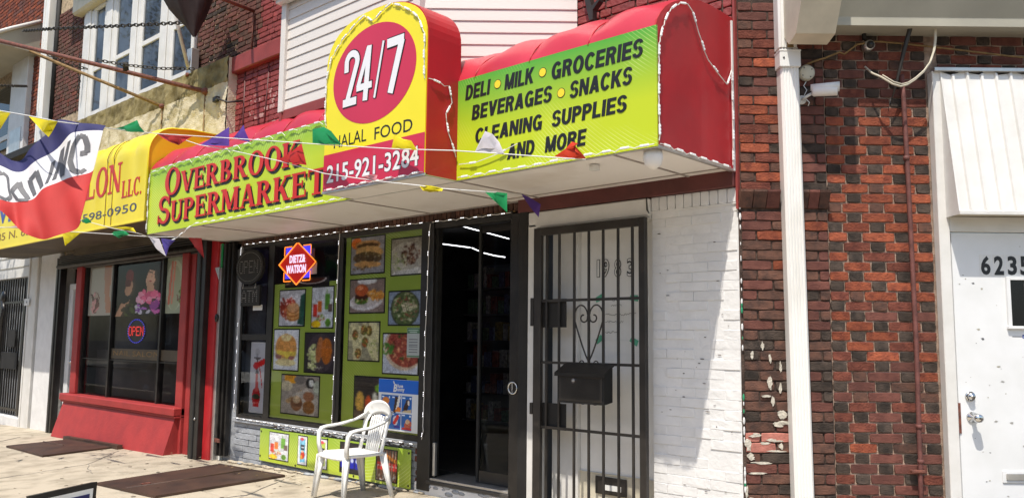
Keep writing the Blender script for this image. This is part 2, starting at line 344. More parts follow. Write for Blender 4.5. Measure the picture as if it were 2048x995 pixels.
def sans(ch):
    s = .25; t = .19; P = []
    def R(x0, x1, y0, y1): P.append([(x0, y0), (x1, y0), (x1, y1), (x0, y1)])
    def L(p, q, w=s): P.append([(p[0]-w/2, p[1]), (p[0]+w/2, p[1]), (q[0]+w/2, q[1]), (q[0]-w/2, q[1])])
    def arc(cx, cy, rx, ry, a0, a1, tx=s, ty=t, n=14):
        for i in range(n):
            q = []
            for a in (a0+(a1-a0)*i/n, a0+(a1-a0)*(i+1)/n):
                c, s_ = math.cos(rad(a)), math.sin(rad(a)); q.append(((cx+rx*c, cy+ry*s_), (cx+(rx-tx)*c, cy+(ry-ty)*s_)))
            P.append([q[0][0], q[1][0], q[1][1], q[0][1]])
    if ch == 'I': R(0, s, 0, 1); return P, s
    if ch == 'L': R(0, s, 0, 1); R(s, .62, 0, t); return P, .62
    if ch == 'E': R(0, s, 0, 1); R(s, .66, 0, t); R(s, .62, .41, .41+t*.95); R(s, .66, 1-t, 1); return P, .66
    if ch == 'D': R(0, s, 0, 1); R(s, .34, 0, t); R(s, .34, 1-t, 1); arc(.34, .5, .42, .5, -90, 90); return P, .76
    if ch == 'M': R(0, .22, 0, 1); R(.68, .90, 0, 1); L((.13, 1), (.45, .0), .24); L((.77, 1), (.45, .0), .24); return P, .90
    if ch == 'N': R(0, s-.02, 0, 1); R(.52, .75, 0, 1); L((.13, 1), (.63, 0), .25); return P, .75
    if ch == 'K': R(0, s, 0, 1); L((.64, 1), (.24, .40), .28); L((.34, .58), (.66, 0), .28); return P, .8
    if ch == 'O': arc(.41, .5, .41, .52, 0, 360, n=26); return P, .82
    if ch == 'C': arc(.40, .5, .40, .52, 38, 322, n=22); return P, .76
    if ch == 'G': arc(.40, .5, .40, .52, 42, 335, n=22); R(.42, .77, .37, .53); R(.60, .77, 0, .37); return P, .79
    if ch == 'R': R(0, s, 0, 1); arc(.38, .72, .34, .28, -90, 90, ty=.17); R(s, .38, .83, 1); R(s, .38, .44, .61); L((.45, .48), (.60, 0), .26); return P, .75
    if ch == 'P': R(0, s, 0, 1); arc(.36, .69, .34, .31, -90, 90, ty=.18); R(s, .36, .82, 1); R(s, .36, .38, .56); return P, .70
    if ch == 'B': R(0, s, 0, 1); arc(.38, .745, .31, .255, -90, 90, ty=.16); arc(.38, .28, .35, .28, -90, 90, ty=.17); R(s, .38, .84, 1); R(s, .38, .43, .58); R(s, .38, 0, .17); return P, .73
    if ch == 'S': arc(.35, .72, .34, .30, 15, 262, tx=.22, ty=.16); arc(.35, .29, .36, .31, -165, 82, tx=.22, ty=.16); return P, .71
    if ch == 'U': R(0, s, .35, 1); R(.49, .74, .35, 1); arc(.37, .36, .37, .38, 180, 360, ty=.2); return P, .74
    if ch == 'V': L((.13, 1), (.40, 0), .27); L((.67, 1), (.40, 0), .27); return P, .80
    if ch == 'A': L((.13, 0), (.40, 1), .27); L((.67, 0), (.40, 1), .27); R(.25, .55, .18, .34); return P, .80
    return [], .3
def sans_line(s, mb, x0, x1, z0, z1, y, mat, ext=.002, shear=.12, gap=.08):
    seq = []; tot = 0
    for ch in s: P, w = sans(ch); seq.append((P, tot)); tot += w+gap
    h = z1-z0; k = (x1-x0-shear*h)/(tot-gap)
    for P, o in seq:
        for n_, q in enumerate(P): mb.prism([(x0+(o+a)*k+shear*h*b_, z0+b_*h) for a, b_ in q], y-ext-.00006*n_, y, mat)
def gz(x, y): return .25+.02*(max(-20, min(8, x))+5.6)+.03*(max(-5, y)+.4)
# ------------------------------------------------------------------ materials
pm('concrete', (.46, .40, .31), .9, 0, 4.5, .7, 70, col2=(.28, .24, .18), ramp=(.28, .56), det=14, rnd=.07)
pm('dirt', (.10, .08, .06), .95, .3, 20, .4, 80)
pm('asphalt', (.06, .06, .06), .9, .3, 30, .4, 200)
pm('rust_plate', (.085, .045, .03), .6, 0, 4, .35, 90, metal=.2, col2=(.045, .026, .02), det=8)
pm('white_paint', (.70, .69, .67), .45, 0, 5, .15, 25, col2=(.62, .61, .58), det=8)
pm('white_brick', (.74, .735, .73), .65, 0, 7, .45, 30, col2=(.67, .665, .66), rnd=.012, det=8)
pm('grey_brick', (.36, .38, .41), .65, 0, 7, .9, 30, col2=(.29, .305, .33), rnd=.03, det=8)
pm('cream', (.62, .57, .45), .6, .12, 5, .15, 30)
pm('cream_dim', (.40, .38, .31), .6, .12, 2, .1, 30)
pm('vinyl', (.69, .645, .60), .45, .05, 2, .15, 160, stretch=(.15, .15, 1.5))
pm('door_white', (.74, .75, .76), .4, 0, 5, .06, 15, col2=(.69, .70, .70), det=10)
pm('door_old', (.80, .79, .76), .5, .06, 4, .1, 20)
pm('orange_brick', (.31, .085, .042), .9, 0, 20, .8, 90, col2=(.17, .046, .028), rnd=.26, det=8, spec=.25)
pm('red_brick', (.20, .064, .042), .9, 0, 20, .8, 90, col2=(.11, .034, .025), rnd=.24, det=8, spec=.25)
pm('maroon_brick', (.145, .05, .036), .85, 0, 18, .6, 120, col2=(.095, .03, .022), rnd=.2)
pm('brown_brick', (.13, .058, .038), .85, 0, 18, .6, 120, col2=(.06, .03, .022), rnd=.25)
pm('dark_brick', (.078, .058, .047), .9, 0, 20, .7, 120, col2=(.036, .029, .025), rnd=.3, spec=.2)
pm('pink_brick', (.48, .18, .14), .85, .2, 18, .5, 100, rnd=.1)
pm('painted_red_brick', (.27, .05, .045), .6, 0, 9, .7, 40, col2=(.19, .035, .032), rnd=.12)
pm('flaked_red_brick', (.24, .045, .042), .7, 0, 22, .7, 40, col2=(.42, .26, .23), rnd=.05, ramp=(.42, .5))
pm('mortar', (.42, .30, .23), .95, .3, 20, .8, 150)
pm('pale_mortar', (.55, .42, .27), .95, .3, 20, .8, 150)
pm('dark_mortar', (.10, .065, .05), .95, .4, 25, .8, 150)
pm('red_paint', (.27, .045, .04), .55, .15, 5, .2, 40)
pm('maroon_paint', (.12, .028, .024), .55, .2, 5, .2, 40)
pm('salon_red', (.36, .032, .030), .6, 0, 5, .3, 30, col2=(.29, .026, .026))
pm('bright_red_wood', (.46, .02, .025), .4, .15, 5, .1, 30)
pm('stucco', (.60, .54, .40), .95, 0, 5, 1., 60, col2=(.40, .34, .21), det=10, ramp=(.3, .6))
pm('stucco_stain', (.30, .25, .12), .95, 0, 5, 1., 26, col2=(.11, .085, .03), det=10)
pm('black_metal', (.018, .016, .015), .38, .3, 8, .1, 60)
pm('black_rough', (.012, .011, .010), .7, .3, 8, .1, 60)
pm('brown_metal', (.030, .025, .021), .5, .3, 6, .1, 60)
pm('rusty_iron', (.20, .065, .04), .75, 0, 30, .3, 120, col2=(.10, .035, .025))
pm('ochre_iron', (.28, .17, .06), .7, .3, 20, .3, 120)
pm('maroon_pipe', (.17, .06, .05), .7, .25, 20, .3, 120)
pm('chain_metal', (.06, .055, .05), .5, .3, 20, .1, 60, metal=.6)
pm('aluminium', (.60, .59, .57), .35, .1, 10, .05, 60, metal=.8)
pm('chrome', (.75, .75, .74), .15, .05, 10, metal=1.)
pm('spout_white', (.78, .77, .74), .4, 0, 7, .05, 60, col2=(.66, .65, .61), ramp=(.3, .5), stretch=(1, 1, .25))
pm('awning_red', (.50, .022, .045), .42, 0, 3, .12, 7, col2=(.43, .016, .035), coat=.15)
pm('awning_side', (.46, .008, .016), .45, 0, 3, .08, 7, coat=.1, col2=(.36, .010, .016), det=10)
pm('soffit_panel', (.84, .80, .76), .45, 0, 2.5, 0, col2=(.68, .62, .55), det=8, ramp=(.25, .5))
pm('soffit_frame', (.34, .30, .27), .45, .1, 3)
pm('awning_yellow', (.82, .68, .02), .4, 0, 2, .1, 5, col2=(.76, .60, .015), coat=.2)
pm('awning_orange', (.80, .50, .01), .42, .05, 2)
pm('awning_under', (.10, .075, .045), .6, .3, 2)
pm('sign_yellow', (.82, .70, .02), .4, .02, 3)
pm('sign_crimson', (.55, .025, .07), .4, .03, 3)
pm('sign_white', (.78, .78, .80), .4, .02, 3)
pm('ink_black', (.012, .012, .014), .45, .1, 3)
pm('ink_grey', (.10, .10, .11), .6, .1, 3)
pm('ink_red', (.55, .02, .015), .4, .06, 3)
pm('ink_blue', (.03, .07, .32), .4, .06, 3)
pm('ink_navy', (.06, .07, .12), .4, .06, 3)
pm('dot_yellow', (.88, .66, .03), .4, .02, 3)
pm('led_plastic', (.80, .80, .78), .35, .05, 30)
pm('led_wire', (.72, .70, .66), .45, .05, 30)
pm('led_glow', (.9, .9, .9), .3, .0, 3, emit=((.95, .97, 1.), 2.6))
pm('led_day', (.30, .31, .30), .2, .1, 30, emit=((.95, .97, 1.), .6))
pm('tube_glow', (.9, .9, .9), .3, .0, 3, emit=((.95, .97, 1.), 3.))
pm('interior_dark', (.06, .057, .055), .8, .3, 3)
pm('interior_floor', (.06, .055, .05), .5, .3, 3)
pm('shelf_metal', (.12, .12, .12), .5, .2, 3)
for k_, c_ in dict(good_a=(.50, .48, .44), good_b=(.30, .08, .05), good_c=(.12, .22, .12), good_d=(.38, .28, .09), good_e=(.12, .15, .28)).items(): pm(k_, c_, .5, .4, 30)
pm('plastic_chair', (.80, .80, .78), .38, 0, 12, .04, 60, spec=.5, col2=(.66, .645, .60), det=10, ramp=(.3, .45))
pm('wood_green', (.02, .045, .03), .5, .3, 5)
pm('cloth_navy', (.035, .035, .15), .75, .15, 5, .1, 200)
pm('cloth_white', (.82, .81, .83), .75, .04, 5, .1, 200)
pm('cloth_red', (.60, .045, .04), .75, .1, 5, .1, 200)
pm('cloth_dark', (.035, .018, .016), .8, .2, 5, .1, 200)
for k_, c_ in dict(yellow=(.85, .72, .01), green=(.015, .32, .10), red=(.62, .035, .03), orange=(.72, .06, .02), purple=(.13, .055, .36), white=(.74, .70, .74), pink=(.75, .32, .36), violet=(.10, .07, .34)).items():
    pm('flag_'+k_, c_, .55, .06, 5)
pm('cement', (.58, .54, .46), .95, .15, 30, 1., 60)
pm('green_paint', (.02, .28, .13), .6, .1, 10)
pm('tape_green', (.10, .40, .25), .6, .1, 10)
pm('paper', (.62, .60, .57), .7, .03, 10)
pm('paper_white', (.72, .72, .70), .6, .03, 10)
pm('leaf', (.06, .12, .03), .6, .3, 10)
pm('dry_leaf', (.25, .17, .09), .8, .4, 30)
pm('stone_step', (.50, .42, .30), .9, .2, 6, .6, 60)
pm('neon_orange', (.9, .2, .02), .4, 0, 3, emit=((1., .28, .03), 1.2))
pm('neon_blue', (.05, .05, .8), .4, 0, 3, emit=((.05, .05, 1.), .8))
pm('neon_red', (.5, .02, .02), .4, 0, 3, emit=((.9, .03, .02), .25))
pm('neon_white', (.9, .85, .95), .4, 0, 3, emit=((.85, .75, 1.), .7))
pm('red_led', (.9, .05, .05), .4, 0, 3, emit=((1., .05, .03), .35))
pm('blue_led', (.1, .1, .9), .4, 0, 3, emit=((.12, .12, 1.), .08))
pm('off_led', (.34, .33, .30), .4, 0, 3)
pm('opp_brick', (.22, .10, .07), .85, .3, 8, .3, 40)
pm('curtain', (.50, .50, .48), .8, 0, 3, .1, 10, col2=(.22, .22, .22), stretch=(1, 1, .8), det=8, ramp=(.4, .55))
pm('car_paint', (.05, .045, .04), .25, .05, 3, coat=.6)
pm('rubber', (.02, .02, .02), .8, .2, 9)
printed('print', .3, .5); printed('print_matte', .55)
leafprint('green_sign_right', (.50, .60, .015), (.06, .36, .04), 2.80, 3.22, 16, centre=(-1.2, 0, 4.6))
leafprint('green_sign_left', (.46, .58, .02), (.07, .38, .04), 2.92, 3.42, 14, centre=(-9.2, 0, 1.4))
leafprint('green_poster', (.46, .56, .08), (.30, .45, .07), .8, 2.6, 14, centre=(-6.8, 0, .2), coat=.6, rough=.3)
leafprint('green_banner', (.50, .61, .05), (.30, .48, .04), .3, .65, 12, centre=(-6., 0, 1.4), coat=.3)
glass('shop_glass', alpha=.92, ior=1.28); glass('dark_glass', alpha=.06); glass('house_glass', alpha=.85, ior=1.28)
for k_ in list(M):
    # thin cloth lets some light through
    if k_.startswith('flag_') or k_ in ('cloth_white', 'cloth_red', 'cloth_navy'):
        t_ = M[k_].node_tree; p_ = t_.nodes['Principled BSDF']; o_ = t_.nodes['Material Output']; tr = t_.nodes.new('ShaderNodeBsdfTranslucent'); mx_ = t_.nodes.new('ShaderNodeMixShader'); mx_.inputs[0].default_value = .2
        src = p_.inputs['Base Color'].links[0].from_socket; t_.links.new(src, tr.inputs[0]); t_.links.new(p_.outputs[0], mx_.inputs[1]); t_.links.new(tr.outputs[0], mx_.inputs[2]); t_.links.new(mx_.outputs[0], o_.inputs[0])
glass('salon_glass', alpha=.95, ior=1.16)
pm('stain', (.13, .10, .07), .8, 0, 30, .2, 80, col2=(.07, .055, .04))
# ------------------------------------------------------------------ ground
def sheet(name, x0, x1, y0, y1, mat, dz, nx=1, ny=1, kind='structure'):
    mb = MB(); xs = sorted(set([x0+(x1-x0)*i/nx for i in range(nx+1)]+[q for q in (-20, 8) if x0 < q < x1])); ys = sorted(set([y0, y1]+[q for q in (-5.,) if y0 < q < y1]))
    v = [(x, y, gz(x, y)+dz) for y in ys for x in xs]; n = len(xs)
    mb.add(v, [(j*n+i, j*n+i+1, (j+1)*n+i+1, (j+1)*n+i) for j in range(len(ys)-1) for i in range(n-1)], mat)
    return obj(name, mb, None, ((x0+x1)/2, (y0+y1)/2, 0), kind=kind)
sheet('ground', -320, 320, -320, 320, 'dirt', -.22)
walk = sheet('sidewalk', -60, 30, -4.9, .6, 'dirt', -.012)
INFO[walk.name] = (-15, -2.15, 0)
walk.location = (-15, -2.15, 0)
ys_ = [.55, -1.02, -2.35, -3.7, -4.85]
for j in range(4):
    x = -24.
    while x < 3:
        w = 1.45+.12*random.random(); a, b = x+.006, x+w-.006; y1, y0 = ys_[j]-.006, ys_[j+1]+.006; x += w
        mb = MB(); t = random.uniform(-.002, .002)
        P = [(a, y0), (b, y0), (b, y1), (a, y1)]; c = .006
        Q = [(a+c, y0+c), (b-c, y0+c), (b-c, y1-c), (a+c, y1-c)]
        v = [(p[0], p[1], gz(*p)-.05) for p in P]+[(p[0], p[1], gz(*p)-.005+t) for p in P]+[(p[0], p[1], gz(*p)+t) for p in Q]
        mb.add(v, [(8, 9, 10, 11)]+[(i, (i+1) % 4, (i+1) % 4+4, i+4) for i in range(4)]+[(i+4, (i+1) % 4+4, (i+1) % 4+8, i+8) for i in range(4)], 'concrete')
        obj('slab', mb, walk)
mb = MB(); mb.box(-60, 30, -5.1, -4.9, -.3, .12, 'stone_step', .01); kb = obj('kerb', mb, None, (-15, -5, -.3), kind='structure')
sheet('road', -320, 320, -15, -5.1, 'asphalt', -.14)
sheet('far_sidewalk', -320, 320, -19, -15, 'concrete', -.05)
def crack(pts, r=.0035):
    b = MB(); P = []
    for (x0, y0), (x1, y1) in zip(pts, pts[1:]):
        for k in range(8):
            t = k/8; x = x0+(x1-x0)*t+random.uniform(-.018, .018); y = y0+(y1-y0)*t+random.uniform(-.018, .018); P.append((x, y, gz(x, y)+.0015))
    b.tube(P, [r*random.uniform(.3, 1) for _ in P], 'ink_grey', 4); obj('crack', b, walk)
crack([(-12.9, -.5), (-11.9, -1.5), (-11.2, -2.2)]); crack([(-10.1, -.35), (-9.3, -1.0), (-9.0, -2.2)]); crack([(-9.3, -1.0), (-8.5, -1.25)]); crack([(-6.7, -.3), (-6.3, -.9), (-6.5, -1.6)]); crack([(-8.0, -1.6), (-7.0, -1.9), (-6.2, -1.6)])
b = MB()
for i in range(150):
    x, y = random.uniform(-13, -5), random.uniform(-2.2, -.05); r_ = random.choice([.006, .010, .014, .02]); n_ = 8
    v_ = [(x+r_*random.uniform(.6, 1.5)*math.cos(6.283*k/n_), y+r_*random.uniform(.6, 1.2)*math.sin(6.283*k/n_)) for k in range(n_)]; b.add([(a_, c_, gz(a_, c_)+.0022) for a_, c_ in v_], [tuple(range(n_))], 'stain')
obj('gum_spot', b, walk, kind='stuff')
# buildings over the road: what the shop windows mirror
def opposite(x0, x1, h, i):
    t = thing('brick_rowhouse', ('brick rowhouse across the road, seen only in window reflections, house number %s from the corner' % ['one', 'two', 'three', 'four', 'five', 'six', 'seven'][i]), 'house', ((x0+x1)/2, -22, 0))
    mb = MB(); mb.box(x0+.02, x1-.02, -30, -19.2, -.3, h, 'opp_brick'); obj('wall', mb, t)
    for r in range(2):
        for c in range(3):
            cx = x0+(x1-x0)*(c+.5)/3; z = 1.0+r*3.2
            f = MB(); f.box(cx-.6, cx+.6, -19.2, -19.1, z, z+1.8, 'white_paint'); w = obj('window', f, t)
            f = MB(); f.box(cx-.5, cx+.5, -19.1, -19.08, z+.1, z+1.7, 'interior_dark'); obj('pane', f, w)
for i in range(7): opposite(-52+i*8.5, -43.5+i*8.5, 7.4+.5*(i % 3), i)

# ------------------------------------------------------------------ corner building (plane turned 42.5 degrees)
cb = thing('corner_building', 'red and black patterned brick building with white door numbered 6235 on the right', 'building', (.9, .2, 0), 'R')
mb = MB(); mb.box(.54, 1.25, .036, .4, -.2, 6, 'mortar'); mb.box(1.25, 3.4, .036, .4, 2.25, 6, 'mortar'); bw = obj('brick_wall', mb, cb)
def flem(r):
    rs = random.Random(r); k = 0
    seq = [(.117 if r % 2 else .088, 's' if r % 2 else 'h'), (.088 if r % 2 else .165, 'h' if r % 2 else 's')]
    for q in seq: yield q
    while True:
        if r % 2: yield (.198, 's'); yield (.09, 'h')
        else: yield (.09, 'h'); yield (.198, 's')
def pick_r(k, z, x):
    if k == 'h': return random.choice(['dark_brick']*8+['brown_brick'])
    if z > 2.95: return random.choice(['red_brick', 'maroon_brick', 'maroon_brick', 'red_brick'])  # shade under the fascia put into colour: duller bricks at the top
    if z > 1.75: return random.choice(['orange_brick']*5+['red_brick']*2)
    if z > 1.25: return random.choice(['orange_brick']*3+['red_brick']*3+['maroon_brick'])
    return random.choice(['maroon_brick']*4+['red_brick']*2+['brown_brick']+(['orange_brick'] if random.random() < .25 else []))
bl = courses(.547, 1.178, .50, 3.42, .0596, flem, pick_r)
lay(bw, bl, .036, .009, 296, .0022, key=lambda b: (b[1] > 3.3, b[1] < .56, -b[2]))
# ghost of the side wall left dark behind the fascia, kept as one mesh
lay(bw, courses(1.25, 3.0, 2.27, 3.42, .0596, flem, pick_r), .036, .009, 0, .0022)
# fascia that leans out over the wall
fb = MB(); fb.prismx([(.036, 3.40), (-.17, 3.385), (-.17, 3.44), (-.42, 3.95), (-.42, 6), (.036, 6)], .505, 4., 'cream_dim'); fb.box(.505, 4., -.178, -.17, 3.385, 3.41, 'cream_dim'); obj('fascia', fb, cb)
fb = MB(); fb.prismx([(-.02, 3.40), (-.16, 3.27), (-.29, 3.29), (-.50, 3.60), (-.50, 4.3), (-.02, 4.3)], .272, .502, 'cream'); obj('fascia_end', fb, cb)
# door frame, door, and fittings
fb = MB(); fb.box(1.186, 1.252, -.035, .03, -.1, 3.16, 'white_paint', .004); fb.box(1.252, 3.2, -.035, .02, 2.17, 2.262, 'white_paint', .004); fb.box(1.252, 1.262, -.01, .03, -.1, 2.17, 'white_paint'); df = obj('door_frame', fb, cb)
db = MB(); db.box(1.264, 2.25, -.018, .03, .2, 2.165, 'door_white', .002); door = obj('door', db, cb, label='plain white slab door')
h = MB(); h.tube([(1.33, -.018, 1.199), (1.33, -.03, 1.199)], .028, 'chrome', 20); h.tube([(1.33, -.03, 1.199), (1.33, -.05, 1.199)], [.024, .018], 'chrome', 20); h.tube([(1.33, -.05, 1.199), (1.33, -.053, 1.199)], .008, 'aluminium', 12); obj('deadbolt', h, door)
h = MB(); h.tube([(1.338, -.018, 1.078), (1.338, -.026, 1.078), (1.338, -.035, 1.078), (1.338, -.06, 1.078), (1.338, -.07, 1.078), (1.338, -.10, 1.078), (1.338, -.105, 1.078)], [.033, .031, .013, .013, .027, .024, .014], 'chrome', 22); h.tube([(1.338, -.105, 1.078), (1.338, -.108, 1.078)], .006, 'ink_black', 10); obj('door_knob', h, door)
h = MB(); h.box(1.256, 1.272, -.024, -.018, .985, 1.16, 'rusty_iron', .001); obj('strike_plate', h, door)
h = MB(); h.box(1.498, 1.90, -.026, -.018, .705, .775, 'door_white', .003); h.box(1.515, 1.90, -.034, -.026, .722, .760, 'aluminium', .003); obj('mail_slot', h, door)
h = MB()
for a, b, c, d in ((1.575, 1.597, 1.60, 1.905), (1.685, 1.85, 1.60, 1.905)): h.box(a, b, -.034, -.018, c, d, 'door_white', .002)
h.box(1.597, 1.685, -.034, -.018, 1.885, 1.905, 'door_white'); h.box(1.57, 1.85, -.04, -.018, 1.595, 1.612, 'door_white', .002); vw = obj('door_window', h, door)
h = MB(); h.box(1.597, 1.80, -.0195, -.0185, 1.612, 1.885, 'ink_black'); h.sheetg(1.597, 1.80, 1.612, 1.885, -.024, 'house_glass'); obj('pane', h, vw)
for dgt, x0, x1 in (('6', 1.434, 1.491), ('2', 1.513, 1.570), ('3', 1.594, 1.649), ('5', 1.668, 1.723)):
    p = MB(); p.box(x0-.008, x1+.008, -.0195, -.0182, 1.906, 2.036, 'paper_white'); n_ = obj('number_plate', p, door)
    t_ = text(dgt, 'numeral', n_, x0, x1, 1.914, 2.028, -.0196, 'ink_black', .035, .001)
h = MB(); h.box(1.60, 1.66, -.0192, -.0184, 1.548, 1.552, 'ink_grey'); h.box(1.66, 1.76, -.0192, -.0184, 1.54, 1.562, 'ink_blue'); obj('alarm_sticker', h, door)
h = MB(); text('ADT', 'alarm_sticker', door, 1.665, 1.70, 1.543, 1.559, -.0193, 'paper_white', .02, .0006)
# gutter corbel bricks on the pier are below; white overspray next to the frame
sc_ = MB()
for i in range(34):
    x, z, r_ = random.uniform(1.28, 1.76), random.uniform(.62, 2.1), random.choice([.002, .003, .004, .007]); n_ = 7
    sc_.prism([(x+r_*random.uniform(.5, 2.2)*math.cos(6.283*k/n_), z+r_*random.uniform(.5, 1.2)*math.sin(6.283*k/n_)) for k in range(n_)], -.0185-.00002*i, -.017, random.choice(['cream_dim', 'ink_grey', 'aluminium']))
obj('scuff_mark', sc_, door, kind='stuff')
# door awning (corrugated metal hood)
aw = thing('door_awning', 'white corrugated metal hood over the white door on the right', 'awning', (1.9, 0, 2.25), 'R')
u = 1.24; pr_ = []
while u < 2.9:
    pr_ += [(u, 0), (u+.056, 0), (u+.062, .013), (u+.074, .013), (u+.080, 0)]; u += .088
sh = MB(); vs = []
for q, (zz, off) in enumerate(((3.145, -.035), (2.262, -.178))):
    vs += [(a, off-b, zz-.012*math.sin(a*40) if q == 0 else zz) for a, b in pr_]
n = len(pr_); sh.add(vs+[(a, b+.004, c) for a, b, c in vs], [(i, i+n, i+1+n, i+1) for i in range(n-1)]+[(i+2*n, i+1+2*n, i+1+3*n, i+3*n) for i in range(n-1)], 'white_paint'); obj('corrugated_sheet', sh, aw)
sh = MB(); v = [(1.232, .0, 3.15), (1.232, -.04, 3.15), (1.232, -.185, 2.255), (1.232, 0, 2.255)]
sh.add(v+[(a+.01, b, c) for a, b, c in v], [(0, 1, 2, 3), (7, 6, 5, 4), (0, 4, 5, 1), (1, 5, 6, 2), (2, 6, 7, 3), (3, 7, 4, 0)], 'white_paint'); obj('side_panel', sh, aw)
sh = MB(); sh.box(1.19, 2.9, -.06, 0, 3.15, 3.175, 'aluminium', .003); obj('top_rail', sh, aw)
sh = MB(); sh.box(1.232, 2.9, -.19, -.178, 2.250, 2.275, 'white_paint', .003); sh.box(1.243, 2.9, -.178, -.0355, 2.264, 2.268, 'cream'); obj('bottom_rail', sh, aw)
# ------------------------------------------------------------------ brick pier between the two buildings
pier = thing('brick_pier', 'dark brown brick pier beside the white downspout', 'pier', (.27, .15, 0), 'R')
mb = MB(); mb.box(.0, .538, .012, .36, -.2, 6, 'dark_mortar'); obj('core', mb, pier)
def pun(r):
    rs = random.Random(r*7+1)
    if r % 2: yield (.092, 'h')
    while True: yield (.186+rs.uniform(-.004, .004), 's')
def pick_p(k, z, x):
    if z > 3.3: return random.choice(['maroon_brick', 'red_brick', 'brown_brick'])
    if z > 2.42: return random.choice(['orange_brick']*3+['red_brick']*3+['brown_brick', 'dark_brick', 'maroon_brick']) if x < .25 else random.choice(['maroon_brick', 'maroon_brick', 'brown_brick', 'dark_brick'])
    if z > 1.6: return random.choice(['brown_brick']*6+['maroon_brick']*5+['orange_brick', 'dark_brick'])
    if .78 < z < 1.02 and x < .27 and random.random() < .55: return 'pink_brick'
    return random.choice(['brown_brick']*6+['maroon_brick']*2+['dark_brick']*4)
bl = [b for b in courses(.012, .54, .50, 3.60, .0596, pun, pick_p) if not (2.30 < b[1] < 2.41)]
bl = [(a, b, c, .0596-.0035, m) for a, b, c, d, m in bl]
lay(pier, bl, .012, .009, 230, .0026)
cbm = MB()
for g0, g1 in ((.0, .245), (.35, .545)):
    k = int((g1-g0)/.062)
    for i in range(k):
        a = g0+(g1-g0)*i/k; b = g0+(g1-g0)*(i+1)/k-.005; e = random.uniform(-.004, .004)
        m_ = MB(); m_.prismx([(.012, 2.305), (-.006+e, 2.308), (-.052+e, 2.398), (-.052, 2.412), (.012, 2.412)], a, b, random.choice(['maroon_brick', 'brown_brick'])); obj('corbel_brick', m_, pier)
sm = MB()
for (a, z, w, h_) in ((.124, 1.483, .02, .045), (.064, 1.424, .018, .03), (.167, 1.411, .016, .05), (.23, 1.353, .014, .045), (.157, 1.266, .028, .06), (.221, 1.22, .016, .045), (.15, 1.185, .045, .012), (.181, 1.151, .016, .05), (.232, 1.079, .045, .04), (.20, 1.02, .06, .03), (.25, 1.035, .07, .02), (.07, .955, .06, .02), (.03, .90, .03, .05), (.12, .915, .06, .014), (.19, .93, .08, .012), (.2, .87, .09, .010), (.11, .80, .10, .012), (.04, .835, .03, .03), (.22, .90, .02, .03), (.08, .74, .08, .01), (.015, .64, .014, .05), (.04, .59, .04, .02)):
    for q in range(3):
        ox, oz = random.uniform(-.3, .3)*w, random.uniform(-.3, .3)*h_; n_ = 13; rx, rz = w*.6*random.uniform(.5, 1), h_*.6*random.uniform(.5, 1)
        sm.prism([(a+ox+rx*(1+random.uniform(-.35, .3))*math.cos(2*math.pi*k/n_), z+oz+rz*(1+random.uniform(-.35, .3))*math.sin(2*math.pi*k/n_)) for k in range(n_)], -.0012-.0007*q-random.random()*.0006, .004, 'cement')
obj('cement_smear', sm, pier, kind='stuff')
mb = MB(); mb.box(-.012, .003, -.02, .01, .2, 2.36, 'green_paint'); 
pe = MB()
for i in range(40):
    z = .5+random.random()*1.9; pe.ball((.006, -.001, z), .003+random.random()*.005, random.choice(['white_brick', 'white_brick', 'white_brick', 'green_paint']), 6, (1, .4, 3))
obj('paint_drip', pe, pier, kind='stuff')
# downspout
ds = thing('downspout', 'white fluted metal downspout running down the brick pier', 'downspout', (.31, -.05, 0), 'R')
def spout(z0, z1, xa, xb, y0=-.085, y1=0.):
    prof = [(xa, y1), (xa, y0+.012), (xa+.012, y0)]; k = 5; w = (xb-xa-.024)
    for i in range(k):
        c = xa+.012+w*(i+.5)/k; prof += [(c-w*.22/k*1.6, y0), (c-w*.12/k, y0+.005), (c+w*.12/k, y0+.005), (c+w*.22/k*1.6, y0)]
    prof += [(xb-.012, y0), (xb, y0+.012), (xb, y1)]
    return prof
def spout_mb(z0, z1, xa, xb, dx, m='spout_white', y0=-.085):
    p = spout(z0, z1, xa, xb, y0); n = len(p); mb = MB()
    mb.add([(a, b, z0) for a, b in p]+[(a+dx, b, z1) for a, b in p], [(i, i+1, i+1+n, i+n) for i in range(n-1)]+[tuple(range(n-1, -1, -1)), tuple(range(n, 2*n))], m); return mb
obj('pipe', spout_mb(.3, 3.28, .272, .384, -.026), ds); obj('upper_pipe', spout_mb(3.278, 6, .238, .350, -.005, y0=-.092), ds)
b = MB(); b.box(.238, .365, -.098, .0, 3.155, 3.262, 'paper_white', .003); b.box(.236, .367, -.101, .0, 3.25, 3.262, 'paper_white', .002); b.tube([(.262, -.099, 3.21), (.262, -.102, 3.21)], .006, 'ink_grey', 8); obj('strap', b, ds)
b = MB(); b.box(.285, .325, -.0935, -.0925, 3.275, 3.305, 'ochre_iron'); obj('rust_spot', b, ds)
